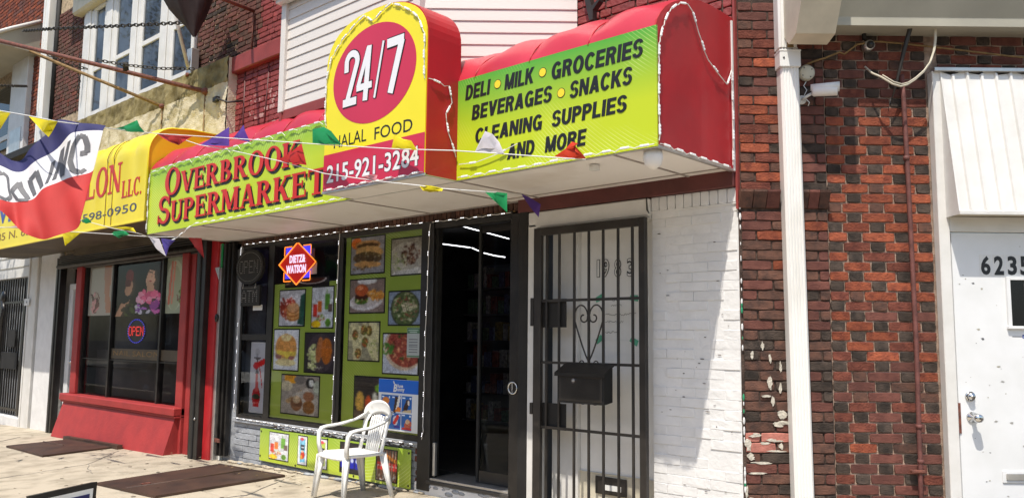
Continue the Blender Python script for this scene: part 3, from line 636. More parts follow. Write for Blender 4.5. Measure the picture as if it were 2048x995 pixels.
# fittings on the corner wall
cd = thing('conduit', 'thin rusty maroon conduit running up the patterned brick wall', 'pipe', (1.01, 0, .3), 'R')
b = MB(); b.tube([(1.03, -.008, .2), (1.025, -.008, .75), (1.03, -.010, .82), (1.028, -.008, .9), (1.034, -.008, 1.5), (1.030, -.008, 2.0), (1.026, -.008, 2.5), (1.018, -.008, 3.0), (1.012, -.010, 3.14)], .014, 'maroon_pipe', 10); obj('pipe', b, cd)
for z in (.82, 1.02, 2.62): b = MB(); b.tube([(1.03-.006*(z-1), -.008, z-.012), (1.03-.006*(z-1), -.008, z+.012)], .018, 'maroon_pipe', 10); obj('coupling', b, cd)
b = MB(); b.box(.97, 1.05, -.03, .01, .755, .772, 'rusty_iron', .004); obj('strap', b, cd)
b = MB(); b.tube([(1.09, -.16, 3.70), (1.03, -.12, 3.42), (.99, -.09, 3.25), (.955, -.05, 3.06), (.93, -.04, 2.97)], [.017, .015, .013, .008, .003], 'brown_metal', 8); b.tube([(.93, -.035, 2.99), (.915, -.02, 2.90)], .002, 'ink_black', 5)
solo('service_cable', b, 'black service cable slanting down in front of the grey fascia', 'cable', 'R')
b = MB(); pts = [(.784, -.02, 3.184), (.81, -.06, 3.13), (.844, -.1, 3.095), (.902, -.12, 3.046), (.95, -.12, 3.032), (.99, -.12, 3.043), (1.038, -.12, 3.075), (1.09, -.12, 3.122), (1.133, -.12, 3.181), (1.158, -.12, 3.25), (1.169, -.12, 3.321), (1.172, -.12, 3.39), (1.169, -.12, 3.446), (1.157, -.13, 3.588), (1.14, -.2, 3.8)]
b.tube(pts, .0065, 'cream', 8); b.tube([(p[0]+.006, p[1]-.004, p[2]+.012) for p in pts[2:-2]], .004, 'cream', 6); solo('looped_cable', b, 'cream cable hanging in a wide loop above the patterned brick wall', 'cable', 'R')
b = MB(); b.tube([(.40, -.01, 3.18), (.448, -.02, 3.205), (.50, -.02, 3.225), (.541, -.02, 3.237), (.60, -.02, 3.262), (.633, -.02, 3.275), (.66, -.02, 3.262), (.74, -.02, 3.325), (.86, -.02, 3.345), (1.005, -.02, 3.335), (1.311, -.02, 3.303), (1.648, -.02, 3.264), (2.1, -.02, 3.22)], .006, 'ochre_iron', 6)
solo('wall_cable', b, 'dusty brown cable clipped along the brick just below the fascia', 'cable', 'R')
b = MB(); b.tube([(.425, 0, 3.141), (.425, -.03, 3.141)], .048, 'cream', 28); b.tube([(.425, -.03, 3.141), (.425, -.034, 3.141)], [.046, .040], 'cream', 28)
for k in range(4): b.tube([(.425+.034*math.cos(.6+k*1.57), -.034, 3.141+.034*math.sin(.6+k*1.57)), (.425+.034*math.cos(.6+k*1.57), -.037, 3.141+.034*math.sin(.6+k*1.57))], .004, 'ink_grey', 8)
solo('junction_box', b, 'round cream junction box cover next to the downspout', 'junction box', 'R')
sc = thing('security_camera', 'white bullet security camera below the round junction box', 'camera', (.41, 0, 2.98), 'R')
b = MB(); b.tube([(.395, .0, 2.975), (.395, -.012, 2.975)], .028, 'white_paint', 18); b.tube([(.395, -.01, 2.975), (.41, -.04, 2.985), (.44, -.06, 3.0)], .009, 'white_paint', 10); obj('bracket', b, sc)
b = MB(); b.tube([(.43, -.085, 3.004), (.44, -.087, 3.004), (.565, -.125, 3.000), (.567, -.1255, 3.000)], [.022, .030, .030, .028], 'white_paint', 20); b.tube([(.425, -.08, 3.03), (.58, -.13, 3.024)], [.02, .03], 'white_paint', 12); obj('housing', b, sc)
b = MB(); b.tube([(.567, -.1255, 3.0), (.571, -.127, 3.0)], .024, 'black_metal', 18); obj('lens', b, sc)
b = MB(); b.tube([(.425, -.01, 3.09), (.405, -.02, 3.06), (.42, -.03, 3.03), (.40, -.03, 2.99), (.43, -.04, 2.95), (.425, -.03, 2.93)], .003, 'white_paint', 6); obj('wire', b, sc)
sc = thing('dome_camera', 'small round dome camera on the shaded brick under the fascia', 'camera', (.822, 0, 3.32), 'R')
b = MB(); b.tube([(.815, .02, 3.32), (.815, -.035, 3.32)], [.034, .030], 'aluminium', 22); obj('base', b, sc); b = MB(); b.ball((.815, -.036, 3.318), .024, 'black_metal', 14); obj('lens', b, sc)
b = MB(); b.box(.78, .80, -.02, 0, 3.36, 3.43, 'black_rough'); solo('cable_clip', b, 'short dark clip under the fascia above the dome camera', 'clip', 'R')
# ------------------------------------------------------------------ supermarket building
sb = thing('supermarket_building', 'brick corner shop building with white painted wall, shop windows and vinyl clad bay', 'building', (-5.4, .2, .2))
mb = MB(); mb.box(-2.985, -2.372, .012, .3, -.1, 2.44, 'white_brick'); pw = obj('painted_wall', mb, sb)
def pun2(r):
    rs = random.Random(r*3+2); 
    if r % 2: yield (.10, 'h')
    while True: yield (.20+rs.uniform(-.01, .01), 's')
lay(pw, courses(-2.982, -2.372, .14, 2.34, .0597, pun2, lambda k, z, x: 'white_brick', j=.0012), .014, .0045, 300, .0006)
for i in range(10):
    b = brick_mesh(.0590, .092, .016, 'white_brick', i % 5, .0018); shared('brick', b, pw, (-2.952+i*.0605, .014, 2.388))
mb = MB(); mb.box(-2.99, -2.368, .0, .03, 2.335, 2.342, 'white_brick'); obj('ledge', mb, pw)
wm = MB()
for i in range(30):
    x = random.uniform(-2.95, -2.42); z = random.uniform(.5, 2.2); wm.ball((x, .0060, z), .002+random.random()*.003, 'dark_mortar', 6, (1+random.random()*3, .4, .6))
obj('paint_chip', wm, pw, kind='stuff')
# red strip at the corner, the red beam over the door, soldier course
mb = MB(); mb.box(-2.373, -2.359, -.012, .05, 2.30, 6, 'red_paint'); obj('corner_strip', mb, sb)
mb = MB(); mb.box(-4.13, -2.376, -.035, .2, 2.435, 2.56, 'maroon_paint', .004); mb.box(-4.13, -2.376, -.05, .2, 2.56, 3.2, 'maroon_paint'); obj('beam', mb, sb)
mb = MB(); mb.box(-8.4, -4.13, .02, .2, 2.44, 3.2, 'dark_mortar'); so_ = obj('soldier_course', mb, sb)
bmm = brick_mesh(.048, .085, .02, 'brown_brick', 1, .002); bm2 = brick_mesh(.048, .085, .02, 'brown_brick', 3, .002)
for i in range(77): shared('brick', (bmm, bm2)[i % 2], so_, (-8.12+i*.0525, .02, 2.505))
mb = MB()
for i in range(26): mb.ball((-4.72+i*.021, -.004, 2.462+.003*math.sin(i*2)), .013, 'ochre_iron', 6, (1.2, .5, .5))
obj('foam_bead', mb, sb, kind='stuff')
# bulkhead under the windows
mb = MB(); mb.box(-8.15, -5.14, .03, .058, -.1, .62, 'grey_brick'); bk = obj('bulkhead', mb, sb)
def bu(r):
    rs = random.Random(r*5+3)
    yield (rs.uniform(.15, .3), 's')
    while True: yield (rs.uniform(.26, .36), 's')
lay(bk, courses(-8.15, -5.2, .14, .62, .062, bu, lambda k, z, x: 'grey_brick', j=.0025), .03, .014, 300, .0022)
mb = MB(); mb.box(-8.15, -5.15, -.015, .05, .622, .668, 'grey_brick', .006); obj('sill', mb, sb)
mb = MB()
for i in range(150):
    x = random.uniform(-7.4, -5.3); mb.ball((x, -.012-random.random()*.005, .625+random.uniform(-.012, .012)+.004*math.sin(x*9)), .008+random.random()*.009, random.choice(['grey_brick', 'dark_mortar', 'grey_brick']), 6, (1.6, .5, .5))
obj('peeling_paint', mb, bk, kind='stuff')
for z_, x_, w_ in ((.59, -5.24, .07), (.53, -5.24, .08), (.42, -5.22, .09), (.36, -5.23, .08)):
    shared('brick', brick_mesh(w_, .05, .022, 'maroon_brick', 2, .004), bk, (x_, .027, z_))
mb = MB(); mb.box(-8.5, -8.12, .02, .3, -.1, 2.5, 'grey_brick', .004); mb.box(-8.15, -8.095, -.01, .3, .62, 2.45, 'grey_brick', .004); obj('left_pier', mb, sb)
# rough kerb at the base
mb = MB()
for i in range(44):
    x = -8.1+i*.069+random.uniform(-.02, .02); mb.ball((x, -.03+random.uniform(-.02, .015), gz(x, 0)+.008), .012+random.random()*.020, random.choice(['grey_brick', 'concrete', 'concrete']), 5, (2.4, 1, .5))
obj('crumbled_render', mb, bk, kind='stuff')
# windows: frame, pane
def frame(name, x0, x1, z0, z1, parent, m='black_metal', t=.035, y0=-.006, y1=.05):
    b = MB(); b.box(x0, x1, y0, y1, z0, z0+t, m, .003); b.box(x0, x1, y0, y1, z1-t, z1, m, .003); b.box(x0, x0+t, y0+.001, y1, z0+t, z1-t, m); b.box(x1-t, x1, y0+.001, y1, z0+t, z1-t, m)
    return obj(name, b, parent)
w1 = frame('window', -8.095, -6.37, .668, 2.462, sb)
b = MB(); b.box(-7.585, -7.485, -.003, .05, .70, 2.43, 'black_metal'); b.box(-8.06, -7.585, -.002, .05, 1.47, 1.53, 'black_metal'); obj('mullion', b, w1)
b = MB(); b.sheetg(-8.06, -6.405, .70, 2.43, .005, 'shop_glass'); obj('pane', b, w1)
w2 = frame('window', -6.365, -5.175, .668, 2.462, sb, t=.045)
b = MB(); b.sheetg(-6.32, -5.22, .71, 2.42, .003, 'shop_glass'); obj('pane', b, w2)
b = MB(); b.box(-5.21, -5.06, -.03, .06, .30, 2.462, 'black_metal', .004); b.box(-5.06, -4.2, -.02, .06, 2.40, 2.462, 'black_metal', .003); b.box(-4.215, -4.12, -.02, .06, .34, 2.44, 'black_metal', .004); b.box(-4.118, -4.03, -.034, .04, .2, 2.56, 'black_rough', .006); b.box(-5.06, -5.035, 0, .05, .42, 2.40, 'black_rough'); shopframe = obj('door_frame', b, sb)
b = MB(); b.box(-5.09, -4.2, -.02, .3, .385, .405, 'aluminium', .003); b.box(-5.09, -4.2, -.035, .3, .36, .385, 'interior_floor', .003); obj('threshold', b, sb)
b = MB(); b.box(-5.25, -3.99, -.02, .1, .0, .358, 'white_brick', .01); st_ = obj('step', b, sb)
b = MB()
for i in range(16): b.ball((random.uniform(-5.1, -4.2), -.019, random.uniform(.3, .36)), .02+random.random()*.03, 'grey_brick', 7, (1.3, .15, .5))
obj('chipped_patch', b, st_, kind='stuff')
b = MB(); b.box(-5.045, -5.02, -.01, .02, .42, .68, 'aluminium', .004); obj('bent_trim', b, sb)
# sliding glass door leaf and its round lock
b = MB(); b.box(-4.655, -4.63, .09, .12, .41, 2.40, 'black_rough'); b.box(-4.24, -4.215, .09, .12, .41, 2.40, 'black_metal'); b.box(-4.62, -4.24, .09, .12, 2.34, 2.40, 'black_metal'); b.box(-4.62, -4.24, .09, .12, .41, .50, 'black_metal'); gd = obj('glass_door', b, sb)
b = MB(); b.sheetg(-4.63, -4.24, .50, 2.34, .105, 'shop_glass'); obj('pane', b, gd)
b = MB()
def ring(mb, c, R, r, m, n=24, k=6): mb.tube([(c[0]+R*math.cos(2*math.pi*i/n), c[1], c[2]+R*math.sin(2*math.pi*i/n)) for i in range(n+1)], r, m, k, False)
ring(b, (-4.168, -.03, 1.15), .042, .006, 'chrome'); b.disc((-4.168, -.026, 1.15), .038, .004, 'black_metal'); b.box(-4.176, -4.160, -.042, -.030, 1.135, 1.185, 'chrome', .003); b.disc((-4.168, -.031, 1.125), .010, .006, 'chrome'); obj('round_lock', b, shopframe)
# room behind the windows
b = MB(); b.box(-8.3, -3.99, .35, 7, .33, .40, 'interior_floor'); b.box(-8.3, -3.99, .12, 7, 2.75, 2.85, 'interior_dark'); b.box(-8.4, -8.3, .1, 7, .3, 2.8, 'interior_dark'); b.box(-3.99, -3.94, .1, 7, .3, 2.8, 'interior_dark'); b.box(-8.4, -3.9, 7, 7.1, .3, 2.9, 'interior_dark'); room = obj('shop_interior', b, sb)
b = MB()
for p in ([(-5.90, 1.0, 2.62), (-6.28, 2.2, 2.62)], [(-7.19, 2.0, 2.61), (-6.81, 2.0, 2.55), (-6.69, 2.0, 2.53)], [(-6.66, 2.0, 2.525), (-6.49, 2.0, 2.46), (-6.3, 2., 2.415), (-6.15, 2.0, 2.39)]): b.tube(p, .0055, 'tube_glow', 6)  # straight ceiling tube, then glowing curved strips that model a reflected line
obj('tube_and_reflection', b, room)
def shelf(x0, x1, y0, y1, label, seed, side):
    rs = random.Random(seed); t = thing('shelf_unit', label, 'shelf', ((x0+x1)/2, (y0+y1)/2, .4)); n = 6
    b = MB(); 
    for i in range(n): b.box(x0, x1, y0, y1, .45+i*.34, .47+i*.34, 'shelf_metal')
    if side == 'y': b.box(x0, x1, y1-.02, y1, .4, 2.5, 'shelf_metal')
    else: b.box(x0, x0+.02, y0, y1, .4, 2.5, 'shelf_metal')
    obj('rack', b, t)
    for i in range(n):
        L = (x1-x0) if side == 'y' else (y1-y0); p = .03
        while p < L-.12:
            w = rs.uniform(.07, .14); h = rs.uniform(.12, .28); m = rs.choice(['good_a', 'good_b', 'good_c', 'good_d', 'good_e', 'good_a'])
            g = MB()
            if side == 'y': g.box(x0+p, x0+p+w*.9, y0+.03, y0+.2, .472+i*.34, .472+i*.34+h, m, .006)
            else: g.box(x1-.2, x1-.03, y0+p, y0+p+w*.9, .472+i*.34, .472+i*.34+h, m, .006)
            solo('grocery_packet', g, 'one of the many dim packets standing on the shelves inside the dark shop', 'packet', group='packets on the shop shelves'); p += w+.012
shelf(-8.0, -4.7, 3.2, 3.5, 'back shelf of packets deep inside the dark shop, facing the open doorway', 1, 'y')
# ------------------------------------------------------------------ upper wall and bay
mb = MB(); mb.box(-8.42, -6.2, .014, .3, 2.8, 6.2, 'maroon_paint'); uw = obj('red_wall', mb, sb)
def flem2(r):
    rs = random.Random(r*9+4); yield (rs.choice([.1, .2, .15]), 's')
    while True: yield (.2, 's'); yield (.1, 'h')
def pick_u(k, z, x):
    if z > 4.62 and x < -8.0+.2*(z-4.6): return random.choice(['brown_brick', 'maroon_brick'])
    return 'flaked_red_brick' if z < 4.1 and x > -8.1 and random.random() < .55 else 'painted_red_brick'
lay(uw, courses(-8.42, -7.0, 3.70, 5.45, .0597, flem2, pick_u, j=.005, keepf=lambda x, z: not (4.40 < z < 4.60) and x < -7.1), .014, .014, 300, .003, key=lambda b: (b[0] > -7.5, -b[1] < -5.2))
mb = MB(); mb.box(-8.62, -7.2, -.07, .014, 4.41, 4.595, 'red_paint', .012); obj('stone_band', mb, uw)
mb = MB(); mb.box(-4.6, -2.374, .014, .3, 3.2, 6.2, 'dark_mortar'); ur = obj('red_wall_right', mb, sb, label='maroon painted brick right of the bay')
lay(ur, courses(-3.75, -2.38, 3.40, 4.36, .0597, flem2, lambda k, z, x: 'painted_red_brick', j=.006), .014, .012, 300, .003)
b = MB(); b.prism([(-3.50, 4.05), (-3.46, 4.05), (-3.395, 3.82), (-3.33, 3.86), (-3.33, 3.84), (-3.385, 3.79), (-3.385, 3.72), (-3.415, 3.72)], -.10, -.05, 'brown_metal'); solo('steel_bracket', b, 'grey steel bracket bolted on the maroon brick above the right green sign', 'bracket')
# canted bay clad in siding
BX0, BX1, BY = -6.20, -4.45, -.80
mb = MB(); mb.add([(x, y, z) for z in (3.42, 6.0) for x, y in ((-6.85, .0), (BX0, BY+.03), (BX1-.01, BY+.03), (-3.60, .0))], [(3, 2, 1, 0), (4, 5, 6, 7), (0, 1, 5, 4), (1, 2, 6, 5), (2, 3, 7, 6)], 'vinyl'); bay = obj('bay', mb, sb)
def board(p, q, z, h, nrm, trim=0.):
    # one lapped siding board from p to q
    p, q, nrm = Vector(p), Vector(q), Vector(nrm); b = MB(); a = .005; t = .013
    pr = [(.0, 0), (t, 0), (t, .006), (a, h), (.0, h)]
    v = [tuple(p+nrm*o+Vector((0, 0, z+k))) for o, k in pr]+[tuple(q+nrm*o+Vector((0, 0, z+k))) for o, k in pr]; n = 5
    b.add(v, [tuple(range(n-1, -1, -1)), tuple(range(n, 2*n))]+[(i, (i+1) % n, (i+1) % n+n, i+n) for i in range(n)], 'vinyl')
    obj('siding_board', b, bay)
nr = Vector((.676, -.737, 0))
for i in range(24):
    z = 3.43+i*.0885
    board((BX0+.045, BY+.03, 0), (BX1-.03, BY+.03, 0), z, .088, (0, -1, 0))
    if z < 4.4: board((BX1+.03, BY+.05, 0), (-3.60, .0, 0), z, .088, nr)
b = MB(); b.box(BX0-.02, BX0+.05, BY-.01, BY+.05, 3.41, 4.42, 'vinyl', .004); obj('corner_trim', b, bay)
b = MB(); b.box(BX1-.03, BX1+.045, BY-.005, BY+.06, 3.41, 6, 'vinyl', .004); obj('corner_trim', b, bay)
b = MB(); b.box(BX0-.06, BX1+.02, BY-.10, BY+.02, 4.40, 4.52, 'white_paint', .01); b.box(BX0-.04, BX1, BY-.06, BY+.01, 4.37, 4.40, 'white_paint', .004); obj('crown_trim', b, bay)
b = MB(); b.box(BX0+.0, BX1, BY+.005, BY+.05, 3.34, 3.425, 'red_paint', .003); b.box(BX0-.005, BX0+.035, BY-.005, BY+.04, 3.1, 3.41, 'red_paint', .003); obj('red_base_board', b, bay)
# ------------------------------------------------------------------ private door 1983 with iron gate
b = MB(); b.box(-4.03, -3.95, -.03, .16, .2, 2.34, 'white_paint', .006); b.box(-4.03, -2.985, -.03, .16, 2.315, 2.43, 'white_paint', .008); b.box(-3.95, -2.99, .0, .16, 2.295, 2.315, 'white_paint', .003); jm = obj('door_surround', b, sb)
b = MB(); b.tube([(-2.998, -.033, 2.43), (-2.99, -.036, 2.35), (-2.975, -.035, 2.325)], [.004, .006, .003], 'ink_black', 6); obj('crack', b, jm)
b = MB(); b.box(-3.90, -3.66, .10, .16, .3, 2.30, 'white_paint', .003); b.box(-3.70, -3.655, .085, .16, .3, 2.30, 'white_paint', .004); b.box(-3.655, -2.95, .12, .17, .3, 2.32, 'door_old', .003); hd = obj('house_door', b, sb, label='scuffed white door behind the iron gate')
b = MB(); b.box(-3.655, -2.97, .112, .12, .3, .60, 'cream', .002); b.box(-3.66, -2.97, .108, .112, .598, .606, 'cream'); obj('kick_plate', b, hd)
b = MB(); b.box(-3.515, -3.26, .100, .112, .47, .585, 'brown_metal', .003); b.box(-3.43, -3.30, .096, .100, .50, .535, 'paper_white'); obj('mail_slot', b, hd)
for i, (d_, x0, x1, z0) in enumerate((('1', -3.51, -3.485, 1.94), ('9', -3.46, -3.405, 1.94), ('8', -3.36, -3.305, 1.935), ('3', -3.255, -3.20, 1.935))):
    text(d_, 'numeral', hd, x0, x1, z0, z0+.125, .119, 'ink_black', .035, .006); text(d_, 'numeral', hd, x0+.006, x1-.002, z0+.004, z0+.121, .1125, 'door_old', -.008, .001)
b = MB(); b.box(-3.50, -3.19, .1175, .1188, 1.50, 1.80, 'paper_white'); nt_ = obj('taped_note', b, hd)
b = MB()
for i, (z, ln) in enumerate(((1.775, .07), (1.74, .09), (1.68, .26), (1.63, .16), (1.56, .12))):
    x = -3.42+(.03 if i < 2 else -.02); e = x+ln; pts = []
    while x < e: pts.append((x, .1168, z+random.uniform(-.008, .010))); x += .008
    b.tube(pts, .0016, 'ink_black', 3)
obj('handwriting', b, nt_)
b = MB()
for x, z, a in ((-3.49, 1.795, .4), (-3.20, 1.79, -.1), (-3.49, 1.51, .6), (-3.20, 1.50, -.5)):
    b = MB(); c_, s_ = math.cos(a), math.sin(a); b.prism([(x+u*c_-v*s_, z+u*s_+v*c_) for u, v in ((-.035, -.018), (.035, -.022), (.03, .02), (-.03, .016))], .1155, .1165, 'tape_green'); obj('tape', b, nt_)
gt = thing('security_gate', 'dark iron security gate with a heart scroll in front of the door numbered 1983', 'gate', (-3.46, -.05, .25))
b = MB()
for x0, x1 in ((-3.935, -3.868), (-3.035, -2.985)): b.box(x0, x1, -.075, -.04, .2, 2.30, 'brown_metal', .003)
b.box(-3.868, -3.035, -.074, -.041, 2.245, 2.30, 'brown_metal', .003); b.box(-3.868, -3.035, -.074, -.041, .22, .26, 'brown_metal', .003); obj('gate_frame', b, gt)
b = MB()
b.box(-3.96, -3.935, -.08, -.03, 1.60, 1.80, 'brown_metal', .003)
b.box(-3.96, -3.935, -.08, -.03, .98, 1.06, 'brown_metal', .003); obj('hinge', b, gt)
for x in (-3.822, -3.708, -3.574, -3.449, -3.328, -3.206, -3.092):
    b = MB(); b.box(x-.008, x+.008, -.066, -.050, .25, 2.25, 'brown_metal', .002); obj('bar', b, gt)
for z in (1.777, 1.345, .898): b = MB(); b.box(-3.87, -3.03, -.0645, -.0515, z-.009, z+.009, 'brown_metal'); obj('rail', b, gt)
for z0, z1 in ((1.59, 1.79), (.885, 1.065)): b = MB(); b.box(-3.868, -3.655, -.045, -.040, z0, z1, 'black_rough', .001); obj('lock_plate', b, gt)
for s in (-1, 1):
    b = MB(); pts = [(-3.449+s*.004, 1.36)]; 
    for k in range(9): t = k/8; pts.append((-3.449+s*(.008+.115*t**.85), 1.37+.27*t))
    for k in range(1, 13): a = -.2+k*math.pi*1.0/12; pts.append((-3.449+s*(.066+.058*math.cos(a)), 1.655+.085*math.sin(a)))
    for k in range(1, 12): a = math.pi+k*1.5*math.pi/11; R = .036-.018*k/11; pts.append((-3.449+s*(.044+R*math.cos(a)), 1.655+R*math.sin(a)))
    b.tube([(x, -.060-.002*s, z) for x, z in pts], .0055, 'brown_metal', 6)
    obj('heart_scroll', b, gt); b = MB(); b.tube([(-3.449+s*(.05+.045*math.cos(a)), -.058, 1.125+.05*math.sin(a)) for a in [math.pi+math.pi*i/10 for i in range(11)]], .004, 'brown_metal', 6)
    obj('scroll_end', b, gt); b = MB(); b.tube([(-3.449+s*(.06+.02*math.cos(a)), -.058, 1.345+.02*math.sin(a)) for a in [math.pi*1.1*i/8 for i in range(9)]], .004, 'brown_metal', 6); obj('scroll_end', b, gt)
# letter box hung on the gate
mx = thing('mailbox', 'black metal letter box hung on the iron gate below the heart', 'mailbox', (-3.43, -.12, 1.1))
b = MB(); b.prismx([(-.07, 1.10), (-.165, 1.085), (-.165, 1.29), (-.07, 1.33)], -3.63, -3.245, 'black_rough'); bb = obj('box', b, mx)
b = MB(); b.prismx([(-.068, 1.345), (-.185, 1.285), (-.185, 1.262), (-.18, 1.262), (-.178, 1.28), (-.068, 1.334)], -3.645, -3.232, 'black_metal'); obj('lid', b, mx)
b = MB(); b.box(-3.615, -3.26, -.169, -.164, 1.10, 1.262, 'brown_metal', .002); b.box(-3.60, -3.275, -.171, -.168, 1.112, 1.25, 'black_metal', .001); obj('front_panel', b, mx)
b = MB(); b.disc((-3.49, -.171, 1.235), .017, .006, 'chrome'); b.disc((-3.49, -.177, 1.235), .009, .003, 'aluminium'); obj('lock', b, mx)
# ------------------------------------------------------------------ shop awning
AX0, AX1, AY, AZ0, AZ1 = -8.46, -2.375, -.87, 2.53, 3.195
aw = thing('shop_awning', 'long red and green shop awning lettered with supermarket name and groceries', 'awning', ((AX0+AX1)/2, -.4, AZ0))
def sign_panel(x0, x1, mat, label):
    b = MB(); b.box(x0, x1, AY-.012, AY, AZ0, AZ1, mat); return obj('sign_panel', b, aw, label=label)
lp = sign_panel(AX0, -4.9, 'green_sign_left', 'left green panel with red serif lettering'); rp_ = sign_panel(-4.5, AX1+.005, 'green_sign_right', 'right green panel with black lettering')
prof = [(-.88, 3.190), (-.862, 3.235), (-.825, 3.285), (-.78, 3.330), (-.72, 3.370), (-.64, 3.410), (-.54, 3.450), (-.42, 3.478), (-.30, 3.492), (-.15, 3.494), (.01, 3.49)]
def cover(x0, x1, ribs, nm):
    b = MB(); v = []; nx = 0; x = x0; xs = []
    for i in range(len(ribs)-1):
        for k in range(8): xs.append((ribs[i]+(ribs[i+1]-ribs[i])*k/8, k/8))
    xs.append((ribs[-1], 0.))
    for x, t in xs:
        s = math.sin(math.pi*t)**.8*.034 if 0 < t < 1 else 0.
        for j, (y, z) in enumerate(prof):
            w = min(1, j/3)*(1 if j < 9 else .4); n_ = .006*math.sin(x*9+j*1.7)
            v.append((x, y-s*w*.5-n_*w, z+s*w+n_*w-.012*w))
    m = len(prof); f = [(i*m+j, i*m+j+1, (i+1)*m+j+1, (i+1)*m+j) for i in range(len(xs)-1) for j in range(m-1)]
    b.add(v, [q[::-1] for q in f], 'awning_red', True); obj(nm, b, aw)
    for rx in ribs[1:-1]: b = MB(); b.tube([(rx, y-.002, z-.004) for y, z in prof], .0045, 'awning_side', 5); obj('seam', b, aw)
cover(AX0, -4.9, [-8.46, -7.98, -7.5, -7.0, -6.5, -6.0, -5.5, -4.95], 'awning_cover'); cover(-4.5, AX1, [-4.5, -4.25, -3.75, -3.28, -2.83, -2.378], 'awning_cover')
for x0, x1 in ((AX1-.012, AX1), (AX0, AX0+.012)):
    b = MB(); b.prismx([(AY, AZ0)]+prof+[(0, AZ0)], x0, x1, 'awning_side'); obj('side_panel', b, aw)
b = MB(); b.box(AX1, AX1+.008, -.035, -.02, 2.53, 3.47, 'paper_white'); obj('edge_trim', b, aw)
seams = [AX0+.02, -7.40, -6.30, -5.12, -4.22, -3.92, -2.68, AX1-.02]
for i in range(len(seams)-1):
    b = MB(); b.box(seams[i]+.006, seams[i+1]-.006, AY+.012, -.012, AZ0+.004, AZ0+.012, 'soffit_panel'); obj('soffit_panel', b, aw)
b = MB(); b.box(AX0, AX1, AY-.006, AY+.012, AZ0-.006, AZ0+.012, 'aluminium', .002); b.box(AX0, AX1, -.022, .0, AZ0-.006, AZ0+.014, 'soffit_frame')
for x in seams: b.box(x-.006, x+.006, AY+.012, -.022, AZ0-.003, AZ0+.012, 'soffit_frame')
b.box(-4.22, AX1, -.14, -.128, AZ0-.002, AZ0+.012, 'soffit_frame'); b.box(AX1-.012, AX1+.004, AY, -.01, AZ0-.006, AZ0+.012, 'aluminium', .002)
obj('soffit_frame', b, aw)
b = MB(); b.tube([(-2.92, -.70, 2.53), (-2.92, -.70, 2.50)], [.03, .032], 'paper_white', 16); obj('soffit_lamp', b, aw); b = MB(); b.tube([(-2.45, -.80, 2.53), (-2.45, -.80, 2.49), (-2.45, -.80, 2.45), (-2.45, -.80, 2.425)], [.05, .055, .045, .012], 'soffit_panel', 18); obj('soffit_lamp', b, aw)
# lettering, left
LY = AY-.0125
b = MB(); serif_line('OVERBROOK', b, -8.10, -5.74, 2.885, .265, .205, LY, 'ink_black', .002, .022, -.022); serif_line('SUPERMARKET', b, -8.22, -5.36, 2.612, .265, .205, LY, 'ink_black', .002, .022, -.022); obj('lettering_shadow', b, lp, label='black drop shadow of the red lettering')
b = MB(); serif_line('OVERBROOK', b, -8.10, -5.74, 2.885, .265, .205, LY-.0045, 'ink_red', .0025); obj('lettering', b, lp, label='red serif word Overbrook')
b = MB(); serif_line('SUPERMARKET', b, -8.22, -5.36, 2.612, .265, .205, LY-.0045, 'ink_red', .0025); obj('lettering', b, lp, label='red serif word Supermarket')
# lettering, right
for s, x0, x1, z0, z1 in (('DELI', -3.835, -3.605, 3.052, 3.150), ('MILK', -3.485, -3.235, 3.052, 3.150), ('GROCERIES', -3.105, -2.447, 3.040, 3.140),
        ('BEVERAGES', -3.772, -3.090, 2.909, 3.005), ('SNACKS', -2.965, -2.519, 2.900, 2.997), ('CLEANING', -3.740, -3.165, 2.752, 2.845), ('SUPPLIES', -3.10, -2.555, 2.752, 2.845), ('AND', -3.456, -3.225, 2.605, 2.700), ('MORE', -3.150, -2.838, 2.605, 2.700)):
    b = MB(); sans_line(s, b, x0, x1, z0, z1, LY, 'ink_black'); obj('lettering', b, rp_, label='black word '+s.capitalize())
for x, z in ((-3.544, 3.103), (-3.171, 3.100), (-3.027, 2.945)):
    b = MB(); b.disc((x, LY, z), .030, .0012, 'ink_black', 24); b.disc((x, LY-.0012, z), .026, .0012, 'dot_yellow', 24); obj('bullet_dot', b, rp_)
# ------------------------------------------------------------------ projecting 24/7 box
SX0, SX1, SY = -5.01, -3.905, -1.15
sg = thing('box_sign', 'tall yellow arched box sign with a crimson oval reading 24/7', 'sign', ((SX0+SX1)/2, -1, 2.53))
cxm = (SX0+SX1)/2; arch = [(SX0, 2.53), (SX0, 3.44)]
for i in range(0, 25):
    a = math.pi-math.pi*i/24; arch.append((cxm+(SX1-SX0)/2*math.copysign(abs(math.cos(a))**.80, math.cos(a)), 3.44+.325*math.sin(a)**.92))
arch += [(SX1, 3.44), (SX1, 2.53)]
def dedup(p): return [q for i, q in enumerate(p) if i == 0 or math.dist(q, p[i-1]) > 1e-4]
arch = dedup(arch)
b = MB(); b.prism(arch, SY+.001, -.86, 'awning_side'); obj('casing', b, sg)
ins = [(cxm+(x-cxm)*.985, 2.53+(z-2.53)*.993+.002) for x, z in arch]
b = MB(); b.prism(ins, SY-.008, SY+.001, 'sign_yellow'); face = obj('sign_face', b, sg)
b = MB(); b.prism([(SX0+.008, 2.535), (SX1-.008, 2.535), (SX1-.008, 2.803), (SX0+.008, 2.803)], SY-.0095, SY-.008, 'sign_crimson'); obj('phone_band', b, face)
b = MB(); b.disc((-4.463, SY-.008, 3.302), .452, .0015, 'sign_crimson', 64, .345); obj('oval', b, face)
def outlined(s, parent, x0, x1, z0, z1, bold, d, y, **k):
    text(s, 'lettering_outline', parent, x0-d, x1+d, z0-d, z1+d, y, 'ink_black', bold+.03, .001, **k); text(s, 'lettering', parent, x0, x1, z0, z1, y-.0012, 'sign_white', bold, .001, **k)
oy = SY-.0096
